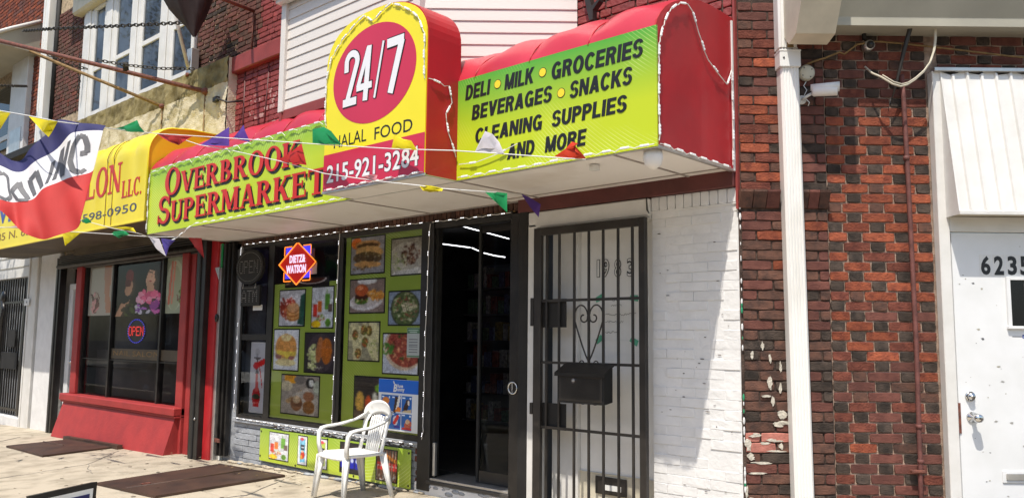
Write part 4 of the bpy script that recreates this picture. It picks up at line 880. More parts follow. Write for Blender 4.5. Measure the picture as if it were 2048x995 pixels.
def sym(name, y, m, d, e):
    b = MB()
    Z0, Z1 = 3.118-d, 3.508+d
    def P(pts): b.prism(pts, y-e, y, m)
    cnt = [0]
    def st(pts, w):
        # constant-width stroke
        for i in range(len(pts)-1):
            p, q = Vector(pts[i]), Vector(pts[i+1]); t = (q-p).normalized(); n = Vector((-t.y, t.x))*w/2; a, c = p-t*w*.12, q+t*w*.12
            cnt[0] += 1; b.prism([tuple(a+n), tuple(a-n), tuple(c-n), tuple(c+n)], y-e-.00004*cnt[0], y, m)
    arc = [(-4.695+.062*math.cos(a), 3.430+.060*math.sin(a)) for a in [rad(185-i*17) for i in range(13)]]
    st([(-4.757, 3.37)]+arc+[(-4.745, 3.135)], .048+d*2); st([(-4.780-d*.2, 3.143), (-4.64+d*.2, 3.143)], .055+d*2)
    # 4
    st([(-4.535, 3.128), (-4.502, 3.50)], .050+d*2); st([(-4.512, 3.49), (-4.617, 3.232)], .040+d*2); st([(-4.628-d*.3, 3.225), (-4.470+d*.3, 3.225)], .046+d*2)
    # slash
    st([(-4.432, 3.124), (-4.348, 3.50)], .020+d*2)
    # 7
    st([(-4.300-d*.2, 3.470), (-4.142+d*.2, 3.470)], .062+d*2); st([(-4.157, 3.46), (-4.262, 3.128)], .056+d*2)
    obj(name, b, face)
sym('numeral_outline', oy, 'ink_black', .0085, .0012); sym('numeral', oy-.0032, 'sign_white', 0, .0012)
text('HALAL', 'lettering', face, -4.885, -4.515, 2.838, 2.925, SY-.008, 'ink_black', .002, .001, slope=-.0); text('FOOD', 'lettering', face, -4.425, -4.035, 2.830, 2.915, SY-.008, 'ink_black', .004, .001)
outlined('215-921-3284', face, -4.955, -3.965, 2.592, 2.722, .018, .004, SY-.0095)
b = MB(); b.box(SX0+.012, SX1-.012, SY+.01, AY-.01, 2.524, 2.5285, 'soffit_panel'); b.box(SX0, SX1, SY-.012, SY+.012, 2.522, 2.54, 'aluminium', .002); b.box(SX0, SX0+.012, SY+.012, AY-.01, 2.524, 2.53, 'soffit_frame'); b.box(SX1-.012, SX1, SY+.012, AY-.01, 2.524, 2.53, 'aluminium'); obj('underside', b, sg)
# ------------------------------------------------------------------ LED strings
def module(day):
    b = MB(); W_ = .030 if day else .022; H_ = .007 if day else .005; b.box(-W_, W_, -.009, 0, -H_, H_, 'led_plastic' if day else 'soffit_frame', .003)
    for i in (-1, 0, 1): b.box(i*W_*.64-H_*.62, i*W_*.64+H_*.62, -.0115, -.008, -H_*.62, H_*.62, 'led_day' if day else 'led_glow', .0015)
    return b.mesh('led_module')
LM = {True: module(True), False: module(False)}
def leds(label, pts, sp, nrm=(0, -1, 0), day=True, group='LED module strings on the shop front', sag=.004, loose=0.):
    P = [Vector(p) for p in pts]; N = Vector(nrm); t = thing('led_string', label, 'string light', tuple(P[0]), group=group)
    seg = [(P[i+1]-P[i]).length for i in range(len(P)-1)]; L = sum(seg)
    def at(s):
        for i, q in enumerate(seg):
            if s <= q or i == len(seg)-1: return P[i]+(P[i+1]-P[i])*min(1, s/q), (P[i+1]-P[i]).normalized()
            s -= q
    n = max(2, int(L/sp)); cab = []; rs = random.Random(len(pts)*int(L*100))
    for k in range(n):
        p, d = at((k+.5)*L/n); p = p+Vector((rs.uniform(-1, 1), 0, rs.uniform(-1, 1)))*(.003+loose)
        x = d; y = -N; z = x.cross(y).normalized(); y = z.cross(x).normalized(); R = Matrix((x, y, z)).transposed()
        tw = Matrix.Rotation(rs.uniform(-.25, .25), 3, 'X')
        shared('led_module', LM[day], t, tuple(p), (R@tw).to_euler())
        h = d*.036; cab += [tuple(p-h+N*.003), tuple(p+h+N*.003)]
        if k < n-1:
            p2, _ = at((k+1)*L/n); cab.append(tuple(p2+N*.004+Vector((0, 0, -sag-rs.random()*sag*2))))
    b = MB(); b.tube([P[0]]+cab+[P[-1]], .0030, 'led_wire', 4); obj('cable', b, t)
Yl = -.895
leds('LED string along the top edge of the left green sign', [(-8.427, Yl, 3.16), (-7.78, Yl, 3.185), (-7.19, Yl, 3.18), (-6.6, Yl, 3.185), (-6.0, Yl, 3.185), (-5.05, Yl, 3.185)], .17, sag=.014)
leds('LED string down the left end of the green sign', [(-8.44, Yl, 3.15), (-8.45, Yl, 2.95), (-8.44, Yl, 2.70), (-8.45, Yl, 2.55)], .12, loose=.006)
leds('LED string along the bottom edge of the left green sign', [(-7.45, Yl, 2.548), (-7.0, Yl, 2.545), (-6.4, Yl, 2.548), (-5.8, Yl, 2.545), (-5.02, Yl, 2.545)], .15)
leds('loose LED string hanging from the bottom left corner of the green sign', [(-7.45, Yl, 2.54), (-7.56, Yl-.02, 2.49), (-7.72, Yl-.03, 2.43), (-7.95, Yl-.05, 2.385), (-8.10, Yl-.05, 2.40)], .13, loose=.004)
ya = SY-.014
leds('LED string round the arched top of the 24/7 sign', [(-4.98, ya, 3.02), (-4.995, ya, 3.14), (-4.99, ya, 3.36), (-4.945, ya, 3.50), (-4.80, ya, 3.63), (-4.66, ya, 3.705), (-4.56, ya, 3.735), (-4.50, ya, 3.69), (-4.42, ya, 3.685), (-4.34, ya, 3.73), (-4.28, ya, 3.745), (-4.18, ya, 3.705), (-4.07, ya, 3.64), (-3.98, ya, 3.56), (-3.93, ya, 3.45), (-3.925, ya, 3.33), (-3.92, ya, 3.15)], .105)
leds('LED string wandering down the red side of the 24/7 sign', [(-3.897, -1.149, 3.15), (-3.897, -1.05, 3.14), (-3.897, -.969, 3.123), (-3.897, -.945, 3.038), (-3.897, -1.0, 2.949), (-3.897, -.971, 2.832), (-3.897, -.928, 2.74), (-3.897, -.90, 2.68)], .12, nrm=(1, 0, 0))
leds('LED string along the bottom edge of the 24/7 sign', [(-4.98, ya, 2.548), (-4.4, ya, 2.545), (-3.92, ya, 2.545)], .12)
leds('LED string along the bottom edge of the right green sign', [(-3.88, Yl, 2.545), (-3.33, Yl, 2.542), (-2.73, Yl, 2.544), (-2.38, Yl, 2.54)], .125)
leds('LED string beside the white pennant on the right green sign', [(-3.87, Yl, 2.63), (-3.72, Yl, 2.625), (-3.5, Yl, 2.655), (-3.36, Yl, 2.69)], .21)
leds('LED string up the front corner of the red awning end', [(-2.366, -.868, 2.56), (-2.366, -.872, 2.75), (-2.366, -.868, 2.95), (-2.366, -.862, 3.10), (-2.366, -.827, 3.2), (-2.366, -.754, 3.315), (-2.366, -.659, 3.385), (-2.366, -.56, 3.41)], .105, nrm=(1, 0, 0))
leds('loose LED string drooping across the red awning end', [(-2.366, -.56, 3.41), (-2.366, -.496, 3.355), (-2.366, -.453, 3.287), (-2.366, -.40, 3.2), (-2.366, -.331, 3.134), (-2.366, -.202, 3.075), (-2.366, -.104, 3.066), (-2.366, -.05, 3.15)], .16, nrm=(1, 0, 0))
leds('LED string along the bottom of the red awning end', [(-2.366, -.86, 2.545), (-2.366, -.5, 2.542), (-2.366, -.08, 2.545)], .115, nrm=(1, 0, 0))
leds('LED string down the wall edge of the red awning end', [(-2.366, -.048, 3.17), (-2.366, -.05, 2.9), (-2.366, -.052, 2.56)], .11, nrm=(1, 0, 0))
b = MB(); b.tube([(-2.362, -.84, 3.02), (-2.362, -.7, 2.99), (-2.362, -.45, 3.0), (-2.362, -.2, 3.03), (-2.362, -.10, 3.02), (-2.362, -.09, 2.9), (-2.362, -.085, 2.7), (-2.362, -.09, 2.6)], [.004, .010, .014, .018, .02, .006, .004, .004], 'soffit_panel', 5)
yg = -.018
leds('glowing LED string across the top of the left shop window', [(-8.05, yg, 2.475), (-7.2, yg, 2.472), (-6.37, yg, 2.474)], .128, day=False)
leds('glowing LED string across the top of the right shop window', [(-6.33, yg, 2.472), (-5.15, yg, 2.462)], .132, day=False)
leds('glowing LED string across the top of the shop doorway', [(-5.08, yg-.015, 2.452), (-4.2, yg-.015, 2.448)], .132, day=False)
leds('glowing LED string between the two shop windows', [(-6.365, yg, 2.46), (-6.375, yg, 1.6), (-6.385, yg, .70)], .175, day=False)
leds('glowing LED string down the left edge of the left shop window', [(-8.10, yg, 2.45), (-8.11, yg, 2.36)], .06, day=False)
leds('glowing LED string beside the hookah poster', [(-8.10, yg, 1.70), (-8.105, yg, .72)], .125, day=False)
leds('glowing LED string down the right edge of the right shop window', [(-5.095, yg-.02, 2.44), (-5.12, yg-.02, 1.6), (-5.13, yg-.02, .74), (-5.17, yg, .665)], .15, day=False)
leds('glowing LED string under both shop windows', [(-8.09, yg, .665), (-7.0, yg, .655), (-6.1, yg, .648), (-5.22, yg, .655)], .13, day=False)
# ------------------------------------------------------------------ pennants
PEN_DATA = [('A', 'yellow', [(-5.762, -3.05, 2.884), (-5.467, -3.05, 2.803), (-5.632, -3.05, 2.734), (-5.93, -3.05, 2.77)]), ('A', 'yellow', [(-5.534, -2.93, 2.822), (-5.038, -2.93, 2.703), (-5.107, -2.93, 2.659), (-5.164, -2.93, 2.633), (-5.279, -2.93, 2.687)]), ('A', 'green', [(-6.101, -2.2, 2.978), (-5.931, -2.2, 2.971), (-5.721, -2.2, 2.978), (-5.675, -2.2, 2.928), (-5.59, -2.2, 2.873), (-5.807, -2.2, 2.908)]), ('A', 'red', [(-6.428, -1.75, 3.088), (-6.1, -1.75, 3.019), (-5.817, -1.75, 2.966), (-5.916, -1.75, 2.952), (-6.033, -1.75, 2.931), (-6.177, -1.75, 2.977), (-6.309, -1.75, 3.029)]), ('A', 'purple', [(-5.776, -1.45, 3.001), (-5.692, -1.45, 3.042), (-5.63, -1.45, 3.078), (-5.604, -1.45, 3.027), (-5.525, -1.45, 2.931), (-5.641, -1.45, 2.961)]), ('A', 'green', [(-4.941, -1.3, 2.862), (-4.948, -1.3, 2.964), (-4.809, -1.3, 2.955), (-4.724, -1.3, 2.913), (-4.598, -1.3, 2.799), (-4.79, -1.3, 2.831)]), ('A', 'yellow', [(-4.14, -1.24, 2.714), (-4.114, -1.24, 2.805), (-4.028, -1.24, 2.759), (-3.95, -1.24, 2.737), (-3.89, -1.24, 2.667), (-4.03, -1.24, 2.694)]), ('A', 'white', [(-3.519, -1.1, 2.628), (-3.47, -1.1, 2.697), (-3.437, -1.1, 2.741), (-3.374, -1.1, 2.713), (-3.32, -1.1, 2.656), (-3.279, -1.1, 2.581), (-3.393, -1.1, 2.603)]), ('A', 'orange', [(-3.023, -0.95, 2.552), (-2.942, -0.95, 2.584), (-2.891, -0.95, 2.62), (-2.848, -0.95, 2.602), (-2.87, -0.95, 2.591), (-2.823, -0.95, 2.544), (-2.792, -0.95, 2.508), (-2.906, -0.95, 2.527)]), ('B', 'purple', [(-6.414, -1.39, 3.054), (-6.211, -1.39, 3.085), (-5.956, -1.39, 3.128), (-5.942, -1.39, 2.975), (-6.18, -1.39, 3.015)]), ('B', 'red', [(-5.399, -1.3, 2.8), (-5.223, -1.3, 2.831), (-5.079, -1.3, 2.879), (-5.057, -1.3, 2.829), (-5.006, -1.3, 2.713), (-5.185, -1.3, 2.752)]), ('B', 'pink', [(-4.478, -1.22, 2.573), (-4.381, -1.22, 2.578), (-4.302, -1.22, 2.564), (-4.316, -1.22, 2.529), (-4.39, -1.22, 2.545)]), ('B', 'yellow', [(-3.933, -1.18, 2.46), (-3.82, -1.18, 2.443), (-3.71, -1.18, 2.412), (-3.719, -1.18, 2.397), (-3.828, -1.18, 2.403), (-3.894, -1.18, 2.42)]), ('B', 'green', [(-3.684, -0.85, 2.439), (-3.578, -0.85, 2.421), (-3.483, -0.85, 2.404), (-3.481, -0.85, 2.284), (-3.577, -0.85, 2.357)]), ('B', 'purple', [(-3.815, -0.35, 2.506), (-3.732, -0.35, 2.469), (-3.637, -0.35, 2.414), (-3.654, -0.35, 2.327), (-3.731, -0.35, 2.403)]), ('C', 'green', [(-8.279, -1.6, 2.578), (-8.09, -1.6, 2.58), (-8.001, -1.6, 2.534), (-8.128, -1.6, 2.531)]), ('C', 'yellow', [(-8.06, -1.4, 2.509), (-7.748, -1.4, 2.493), (-7.575, -1.4, 2.469), (-7.507, -1.4, 2.423), (-7.658, -1.4, 2.458), (-7.853, -1.4, 2.469)]), ('C', 'pink', [(-9.221, -1.9, 2.563), (-8.89, -1.9, 2.569), (-8.534, -1.9, 2.491), (-8.833, -1.9, 2.496)]), ('C', 'white', [(-8.075, -1.03, 2.461), (-7.855, -1.03, 2.426), (-7.688, -1.03, 2.247), (-7.863, -1.03, 2.315)]), ('C', 'violet', [(-7.836, -1.02, 2.43), (-7.544, -1.02, 2.389), (-7.659, -1.02, 2.341), (-7.71, -1.02, 2.249)]), ('D', 'yellow', [(-9.154, -1.45, 2.559), (-8.659, -1.45, 2.504), (-8.842, -1.45, 2.453), (-9.044, -1.45, 2.401)]), ('D', 'green', [(-8.302, -1.3, 2.477), (-8.236, -1.3, 2.501), (-7.985, -1.3, 2.485), (-7.879, -1.3, 2.439), (-8.022, -1.3, 2.436), (-8.11, -1.3, 2.423), (-8.206, -1.3, 2.455)]), ('D', 'red', [(-7.943, -0.7, 2.479), (-7.665, -0.7, 2.448), (-7.595, -0.7, 2.249), (-7.766, -0.7, 2.357)])]
LINES = dict(A=[(-5.776, -3.1, 2.879), (-5.276, -3.0, 2.762), (-5.129, -2.9, 2.724), (-5.813, -2.3, 2.91), (-6.106, -1.9, 3.003), (-5.655, -1.5, 2.969), (-4.91, -1.3, 2.85), (-4.092, -1.25, 2.702), (-3.611, -1.2, 2.63), (-3.311, -1.1, 2.585), (-2.975, -1.0, 2.531), (-2.815, -0.92, 2.511)], B=[(-6.693, -1.45, 3.15), (-6.394, -1.4, 3.05), (-5.997, -1.35, 2.958), (-5.351, -1.3, 2.789), (-4.85, -1.25, 2.639), (-4.3, -1.22, 2.524), (-3.9, -1.2, 2.45), (-3.747, -1.15, 2.42), (-3.536, -1.0, 2.399), (-3.614, -0.7, 2.439), (-3.811, -0.35, 2.502)], C=[(-9.519, -2.0, 2.562), (-8.674, -1.9, 2.522), (-8.218, -1.6, 2.572), (-7.774, -1.5, 2.47), (-7.708, -1.3, 2.44), (-7.951, -1.05, 2.436)], D=[(-9.56, -2.5, 2.551), (-9.627, -2.1, 2.58), (-9.436, -1.8, 2.581), (-8.995, -1.5, 2.541), (-8.266, -1.3, 2.474), (-8.12, -1.0, 2.468), (-7.8, -0.75, 2.463), (-7.769, -0.6, 2.461)])
str_t = {}
for k, lb in (('A', 'long pennant string sagging in front of the 24/7 sign'), ('B', 'lower pennant string crossing the word Overbrook to the doorway corner'), ('C', 'short pennant string below the yellow salon awning'), ('D', 'pennant string from the green sign corner out over the sidewalk')):
    p = LINES[k]; t = thing('pennant_string', lb, 'bunting', p[len(p)//2], group='pennant strings over the sidewalk'); str_t[k] = t
    b = MB(); b.tube(p, .0035, 'paper_white', 5); obj('cord', b, t)
for i, (k, c, pts) in enumerate(PEN_DATA):
    cen = [sum(p[j] for p in pts)/len(pts) for j in range(3)]; b = MB(); n = len(pts); rs = random.Random(i)
    m1 = [(p[0]+(cen[0]-p[0])*.45, p[1]+(cen[1]-p[1])*.45-.022*(1 if q % 2 else -.5), p[2]+(cen[2]-p[2])*.45) for q, p in enumerate(pts)]
    f = [(q, (q+1) % n, n+(q+1) % n, n+q) for q in range(n)]+[tuple(n+q for q in range(n))]
    v = list(pts)+m1; b.add(v, f, 'flag_'+c, True); b.add([(x, y+.0015, z) for x, y, z in v], [g[::-1] for g in f], 'flag_'+c, True); obj('pennant', b, str_t[k], label=c+' pennant')
for x, y in ((-9.66, -2.15), (-9.89, -2.5)):
    b = MB(); b.add([(x-.09, y+.02, 2.56), (x+.09, y-.06, 2.56), (x-.01, y, 2.36)], [(0, 1, 2)], 'flag_green'); obj('pennant', b, str_t['D'])
# ------------------------------------------------------------------ the big flag
FR = np.array([[(-5.213, -2.595, 2.772), (-5.331, -2.692, 2.792), (-5.422, -2.795, 2.808), (-5.481, -2.827, 2.74), (-5.536, -2.902, 2.616), (-5.621, -2.959, 2.55), (-5.7, -3.049, 2.614), (-5.808, -3.129, 2.647)], [(-5.172, -2.626, 2.729), (-5.281, -2.706, 2.731), (-5.314, -2.769, 2.693), (-5.426, -2.836, 2.593), (-5.469, -2.916, 2.512), (-5.549, -2.954, 2.47), (-5.611, -3.041, 2.508), (-5.753, -3.139, 2.575)], [(-5.137, -2.661, 2.6), (-5.221, -2.727, 2.57), (-5.278, -2.799, 2.517), (-5.364, -2.856, 2.447), (-5.417, -2.929, 2.376), (-5.499, -2.984, 2.36), (-5.553, -3.05, 2.405), (-5.682, -3.149, 2.457)], [(-5.1, -2.695, 2.468), (-5.177, -2.747, 2.44), (-5.232, -2.829, 2.398), (-5.323, -2.878, 2.354), (-5.352, -2.945, 2.289), (-5.434, -2.985, 2.274), (-5.475, -3.052, 2.282), (-5.625, -3.157, 2.344)], [(-5.066, -2.731, 2.334), (-5.125, -2.774, 2.305), (-5.18, -2.844, 2.263), (-5.258, -2.895, 2.206), (-5.301, -2.958, 2.17), (-5.379, -3.009, 2.189), (-5.432, -3.075, 2.245), (-5.557, -3.17, 2.275)], [(-5.034, -2.77, 2.199), (-5.05, -2.765, 2.123), (-5.098, -2.842, 2.078), (-5.202, -2.903, 2.046), (-5.23, -2.969, 2.064), (-5.325, -3.02, 2.119), (-5.369, -3.091, 2.208), (-5.503, -3.181, 2.233)]])[:, :, :]
def up(n_, arr, ax):
    # smooth resample of the control grid
    k = arr.shape[ax]; t = np.linspace(0, k-1, n_); out = []
    for s in t:
        i = min(int(s), k-2); f = s-i; g = lambda j: np.take(arr, max(0, min(k-1, j)), axis=ax)
        p0, p1, p2, p3 = g(i-1), g(i), g(i+1), g(i+2)
        out.append(.5*((2*p1)+(-p0+p2)*f+(2*p0-5*p1+4*p2-p3)*f*f+(-p0+3*p1-3*p2+p3)*f**3))
    return np.stack(out, ax)
G = up(36, up(46, FR, 0), 1)
def fpt(s, t, o=0.):
    # s: 0 right edge .. 1 left edge, t: 0 top .. 1 bottom
    a, c = t*(G.shape[0]-1), s*(G.shape[1]-1); i, j = min(int(a), G.shape[0]-2), min(int(c), G.shape[1]-2); f, g = a-i, c-j
    p = G[i, j]*(1-f)*(1-g)+G[i+1, j]*f*(1-g)+G[i, j+1]*(1-f)*g+G[i+1, j+1]*f*g
    fold = .012*math.sin(s*26+t*5)+.010*math.sin(s*13-t*7+1)
    q = Vector(p)+Vector((.676, -.737, 0))*(fold+o); return tuple(q)
fl = thing('open_flag', 'billowing blue, white and red fabric flag with dark letters at the left edge', 'flag', tuple(FR[3, 3]))
def band(t0, t1, m, n):
    b = MB(); nt_ = 10; ns = 44; v = [fpt(j/ns, t0+(t1-t0)*i/nt_) for i in range(nt_+1) for j in range(ns+1)]
    f = [(i*(ns+1)+j, (i+1)*(ns+1)+j, (i+1)*(ns+1)+j+1, i*(ns+1)+j+1) for i in range(nt_) for j in range(ns)]
    b.add(v, f, m, True); b.add([fpt(j/ns, t0+(t1-t0)*i/nt_, -.002) for i in range(nt_+1) for j in range(ns+1)], [q[::-1] for q in f], m, True); return obj(n, b, fl)
band(0, .2, 'cloth_navy', 'blue_band'); wb = band(.2, .6, 'cloth_white', 'white_band'); band(.6, 1, 'cloth_red', 'red_band')
def stroke(b, pts, w, m='ink_grey'):
    for i in range(len(pts)-1):
        p, q = Vector(pts[i]), Vector(pts[i+1]); d = (q-p).normalized(); n = Vector((-d.y, d.x*1.0))*w/2; N = 4
        for k in range(N):
            a, c = p+(q-p)*(k/N-.02), p+(q-p)*((k+1)/N+.02)
            b.add([fpt(max(0, min(1, u_.x)), max(0, min(1, u_.y)), .0035+.0001*i) for u_ in (a+n, c+n, c-n, a-n)], [(0, 1, 2, 3)], m)
            b.add([fpt(max(0, min(1, u_.x)), max(0, min(1, u_.y)), .0035+.0001*i) for u_ in (a+n, c+n, c-n, a-n)], [(3, 2, 1, 0)], m)
b = MB()
stroke(b, [(.105, .55), (.14, .575), (.19, .53), (.215, .43), (.205, .31), (.165, .24), (.125, .26), (.105, .33), (.105, .385), (.15, .385)], .040)
stroke(b, [(.345, .54), (.335, .26)], .036); stroke(b, [(.335, .27), (.27, .55)], .036); stroke(b, [(.27, .55), (.265, .26)], .036)
stroke(b, [(.405, .55), (.40, .30)], .03)
stroke(b, [(.45, .56), (.52, .30), (.585, .33), (.54, .56)], .04)
stroke(b, [(.60, .58), (.67, .33), (.73, .45), (.70, .57), (.60, .585)], .042)
stroke(b, [(.80, .30), (.77, .38), (.77, .52), (.82, .58), (.88, .56), (.92, .46), (.90, .34), (.85, .28), (.80, .30)], .040)
obj('lettering', b, wb)
# ------------------------------------------------------------------ window posters (flat prints)
def P_cheesesteak():
    p = Pic(44, 44, (.62, .62, .66)); p.ell(.16, .15, .16, .16, (.85, .45, .15)); p.ell(.5, .22, .38, .14, (.80, .62, .38)).ell(.5, .24, .34, .08, (.35, .25, .14)).ell(.55, .42, .42, .18, (.83, .68, .45), 4).ell(.5, .58, .44, .17, (.34, .27, .17), 3, .1)
    p.spot(60, .5, .58, .42, .15, [(.25, .18, .1), (.55, .48, .36), (.4, .3, .18), (.62, .6, .5)], .02); p.ell(.5, .76, .42, .09, (.82, .64, .40), 3).spot(20, .35, .86, .3, .05, [(.45, .33, .2), (.6, .5, .35)], .02); return p
def P_kebab():
    p = Pic(40, 44, (.62, .60, .55)); p.ell(.5, .58, .60, .48, (.74, .73, .70)); p.spot(50, .25, .62, .24, .26, [(.80, .80, .68), (.72, .72, .60), (.55, .62, .40)], .03); p.spot(80, .62, .45, .30, .30, [(.38, .22, .16), (.28, .16, .12), (.50, .34, .26), (.56, .46, .36)], .025); p.poly([(.1, .93), (.9, .82), (1, .9), (1, 1), (0, 1)], (.82, .82, .82)); return p
def P_burger():
    p = Pic(48, 44, (.55, .48, .45)); p.ell(.5, .05, .3, .08, (.85, .85, .86)).ell(.48, .66, .50, .28, (.86, .84, .84), -8).ell(.48, .63, .44, .22, (.76, .73, .72), -8)
    p.spot(50, .76, .48, .24, .16, [(.86, .60, .25), (.92, .70, .35), (.75, .48, .18)], .03, 2.4); p.ell(.34, .62, .2, .14, (.30, .45, .15), 0, .2).ell(.34, .52, .2, .10, (.28, .14, .10)).ell(.34, .32, .2, .18, (.72, .35, .18)).ell(.30, .25, .1, .06, (.88, .58, .40)).spot(24, .34, .66, .2, .08, [(.35, .5, .2), (.75, .75, .5), (.5, .2, .15)], .02); return p
def P_salad():
    p = Pic(40, 44, (.55, .60, .68)); p.ell(.52, .52, .46, .54, (.25, .27, .2)).ell(.52, .52, .43, .51, (.36, .42, .25), 0, .15); p.spot(120, .52, .5, .4, .46, [(.28, .40, .14), (.62, .30, .25), (.55, .62, .35), (.2, .3, .12), (.75, .75, .62), (.70, .62, .50)], .022, 2.)
    for i in range(8): p.line((.42+i*.06, .3+.03*abs(i-3)), (.50+i*.055, .62-.02*i), .018, (.86, .80, .70))
    return p
def P_wraps():
    p = Pic(44, 48, (.60, .58, .48)); 
    for cx, cy, a, l in ((.15, .2, 20, .3), (.85, .2, -20, .35), (.3, .45, 8, .4), (.55, .3, -5, .33), (.75, .6, -25, .5), (.3, .8, 10, .25)): p.ell(cx, cy, .15, l, (.80, .77, .60), a, .05)
    for cx, cy in ((.22, .33), (.5, .2), (.68, .22), (.33, .82), (.55, .52)): p.ell(cx, cy, .10, .14, (.45, .35, .18)).spot(18, cx, cy, .08, .12, [(.75, .35, .2), (.4, .5, .2), (.85, .7, .4)], .02)
    p.spot(20, .85, .7, .15, .25, [(.5, .6, .25), (.75, .75, .5)], .02); return p
def P_meat():
    p = Pic(48, 48, (.82, .83, .86)); p.poly([(0, .35), (.3, .8), (.8, 1), (0, 1)], (.74, .76, .80)); p.ell(.6, .35, .58, .56, (.80, .72, .62), 35); p.ell(.62, .34, .52, .48, (.62, .30, .24), 35, .15)
    p.spot(110, .62, .34, .42, .4, [(.75, .40, .28), (.50, .18, .15), (.85, .62, .45), (.60, .25, .2), (.3, .4, .18)], .03); p.spot(24, .12, .38, .14, .14, [(.3, .5, .2), (.45, .6, .3)], .04); return p
def P_veg():
    p = Pic(40, 48, (.22, .19, .17)); 
    for i in range(7): p.line((0, .06+i*.07), (1, .05+i*.07), .012, (.28, .24, .21))
    p.ell(.55, .25, .13, .12, (.50, .70, .20)).ell(.75, .36, .12, .1, (.35, .55, .15)).ell(.12, .6, .09, .26, (.85, .68, .30)).ell(.28, .62, .06, .2, (.85, .35, .15), 5).ell(.42, .58, .06, .24, (.85, .83, .76)).ell(.6, .6, .14, .3, (.35, .3, .2)).rect(0, .82, 1, 1, (.45, .36, .28)); return p
def P_pancake():
    p = Pic(40, 48, (.78, .78, .80)); p.ell(.52, .55, .42, .40, (.88, .88, .90)); p.poly([(.85, .15), (1, .1), (1, 1), (.75, .95)], (.15, .33, .27)); p.spot(36, .22, .5, .16, .28, [(.55, .18, .12), (.70, .30, .20), (.8, .45, .3)], .04, 2)
    for i in range(5): p.ell(.55, .76-i*.055, .26, .12, (.85, .66, .42) if i % 2 else (.72, .46, .22))
    p.ell(.55, .48, .24, .14, (.84, .66, .48), 0, .06).spot(20, .48, .28, .2, .07, [(.7, .2, .15), (.8, .4, .3)], .03); return p
def P_smooth():
    p = Pic(32, 52, (.80, .81, .83)); p.rect(.06, .42, .24, .74, (.82, .22, .16)).rect(.28, .35, .46, .62, (.85, .45, .15)).rect(.62, .18, .84, .56, (.38, .62, .20)).rect(.78, .42, .97, .62, (.40, .33, .30)).rect(.36, .12, .39, .4, (.8, .5, .4)).rect(.7, .05, .73, .2, (.4, .6, .3)).ell(.22, .92, .22, .09, (.92, .75, .10)).ell(.78, .88, .12, .10, (.36, .55, .16)).spot(20, .4, .75, .25, .08, [(.75, .3, .25), (.8, .8, .6), (.5, .6, .3)], .03); return p
def P_egg():
    p = Pic(38, 52, (.86, .87, .89)); p.ell(.5, .48, .44, .38, (.86, .74, .50)).ell(.5, .40, .42, .30, (.85, .62, .34), 0, .04).ell(.5, .20, .22, .09, (.94, .84, .62)).ell(.2, .66, .13, .08, (.60, .42, .40)).ell(.72, .68, .13, .07, (.62, .42, .40)).poly([(.1, .52), (.95, .55), (.9, .64), (.65, .66), (.55, .76), (.42, .64), (.15, .62)], (.90, .80, .35)).ell(.5, .82, .42, .09, (.88, .82, .62), 0, .03); return p
def P_wings():
    p = Pic(42, 52, (.22, .20, .22)); p.ell(.55, .5, .45, .5, (.30, .26, .28)); p.spot(60, .27, .6, .17, .34, [(.82, .82, .62), (.74, .76, .55), (.66, .7, .45)], .04); p.ell(.5, .42, .11, .34, (.66, .42, .24), 8, .12).ell(.74, .45, .18, .34, (.72, .42, .15), 0, .12).spot(12, .45, .88, .2, .03, [(.8, .8, .7)], .012); return p
def P_pastry():
    p = Pic(50, 50, (.64, .60, .55)); p.rect(.08, 0, .38, .2, (.88, .62, .15)).ell(.5, .1, .16, .12, (.50, .47, .44)).ell(.14, .28, .16, .14, (.82, .78, .66), 0, .08); p.ell(.78, .17, .12, .14, (.16, .15, .14)).ell(.8, .17, .07, .1, (.86, .86, .82)).ell(.95, .28, .1, .18, (.7, .72, .65)).poly([(.1, .68), (.55, .35), (.6, .42), (.2, .74)], (.72, .58, .38)).poly([(.3, .5), (.7, .3), (1, .6), (.9, 1), (.4, 1)], (.74, .71, .66))
    p.ell(.42, .72, .16, .2, (.50, .32, .18), 0, .1).ell(.42, .62, .1, .1, (.80, .70, .55)).ell(.74, .52, .15, .13, (.62, .42, .28), 0, .15).ell(.75, .8, .16, .17, (.56, .36, .14), 0, .2); return p
def P_ramen():
    p = Pic(50, 14, (.13, .08, .07)); p.ell(.62, .1, .34, .7, (.75, .72, .72)).ell(.62, .05, .30, .6, (.28, .12, .08)).spot(12, .12, .6, .1, .3, [(.8, .75, .7)], .02); return p
def P_hookah():
    p = Pic(24, 54, (.80, .80, .82)); p.ell(.45, .13, .16, .06, (.72, .72, .74)).rect(.38, .15, .52, .2, (.62, .62, .64)).ell(.46, .215, .26, .02, (.4, .38, .38)).rect(.42, .22, .52, .42, (.35, .28, .28)).ell(.38, .33, .22, .05, (.80, .12, .12)).line((.4, .33), (.98, .26), .045, (.85, .14, .14)).line((.62, .33), (.86, .62), .03, (.80, .15, .14)).ell(.47, .43, .12, .025, (.35, .33, .33)).rect(.38, .45, .56, .6, (.78, .30, .28)).ell(.46, .78, .30, .14, (.72, .10, .12)).ell(.46, .78, .28, .04, (.22, .25, .18)).rect(.36, .56, .58, .70, (.80, .34, .32)).rect(.24, .86, .68, .92, (.82, .10, .14)); return p
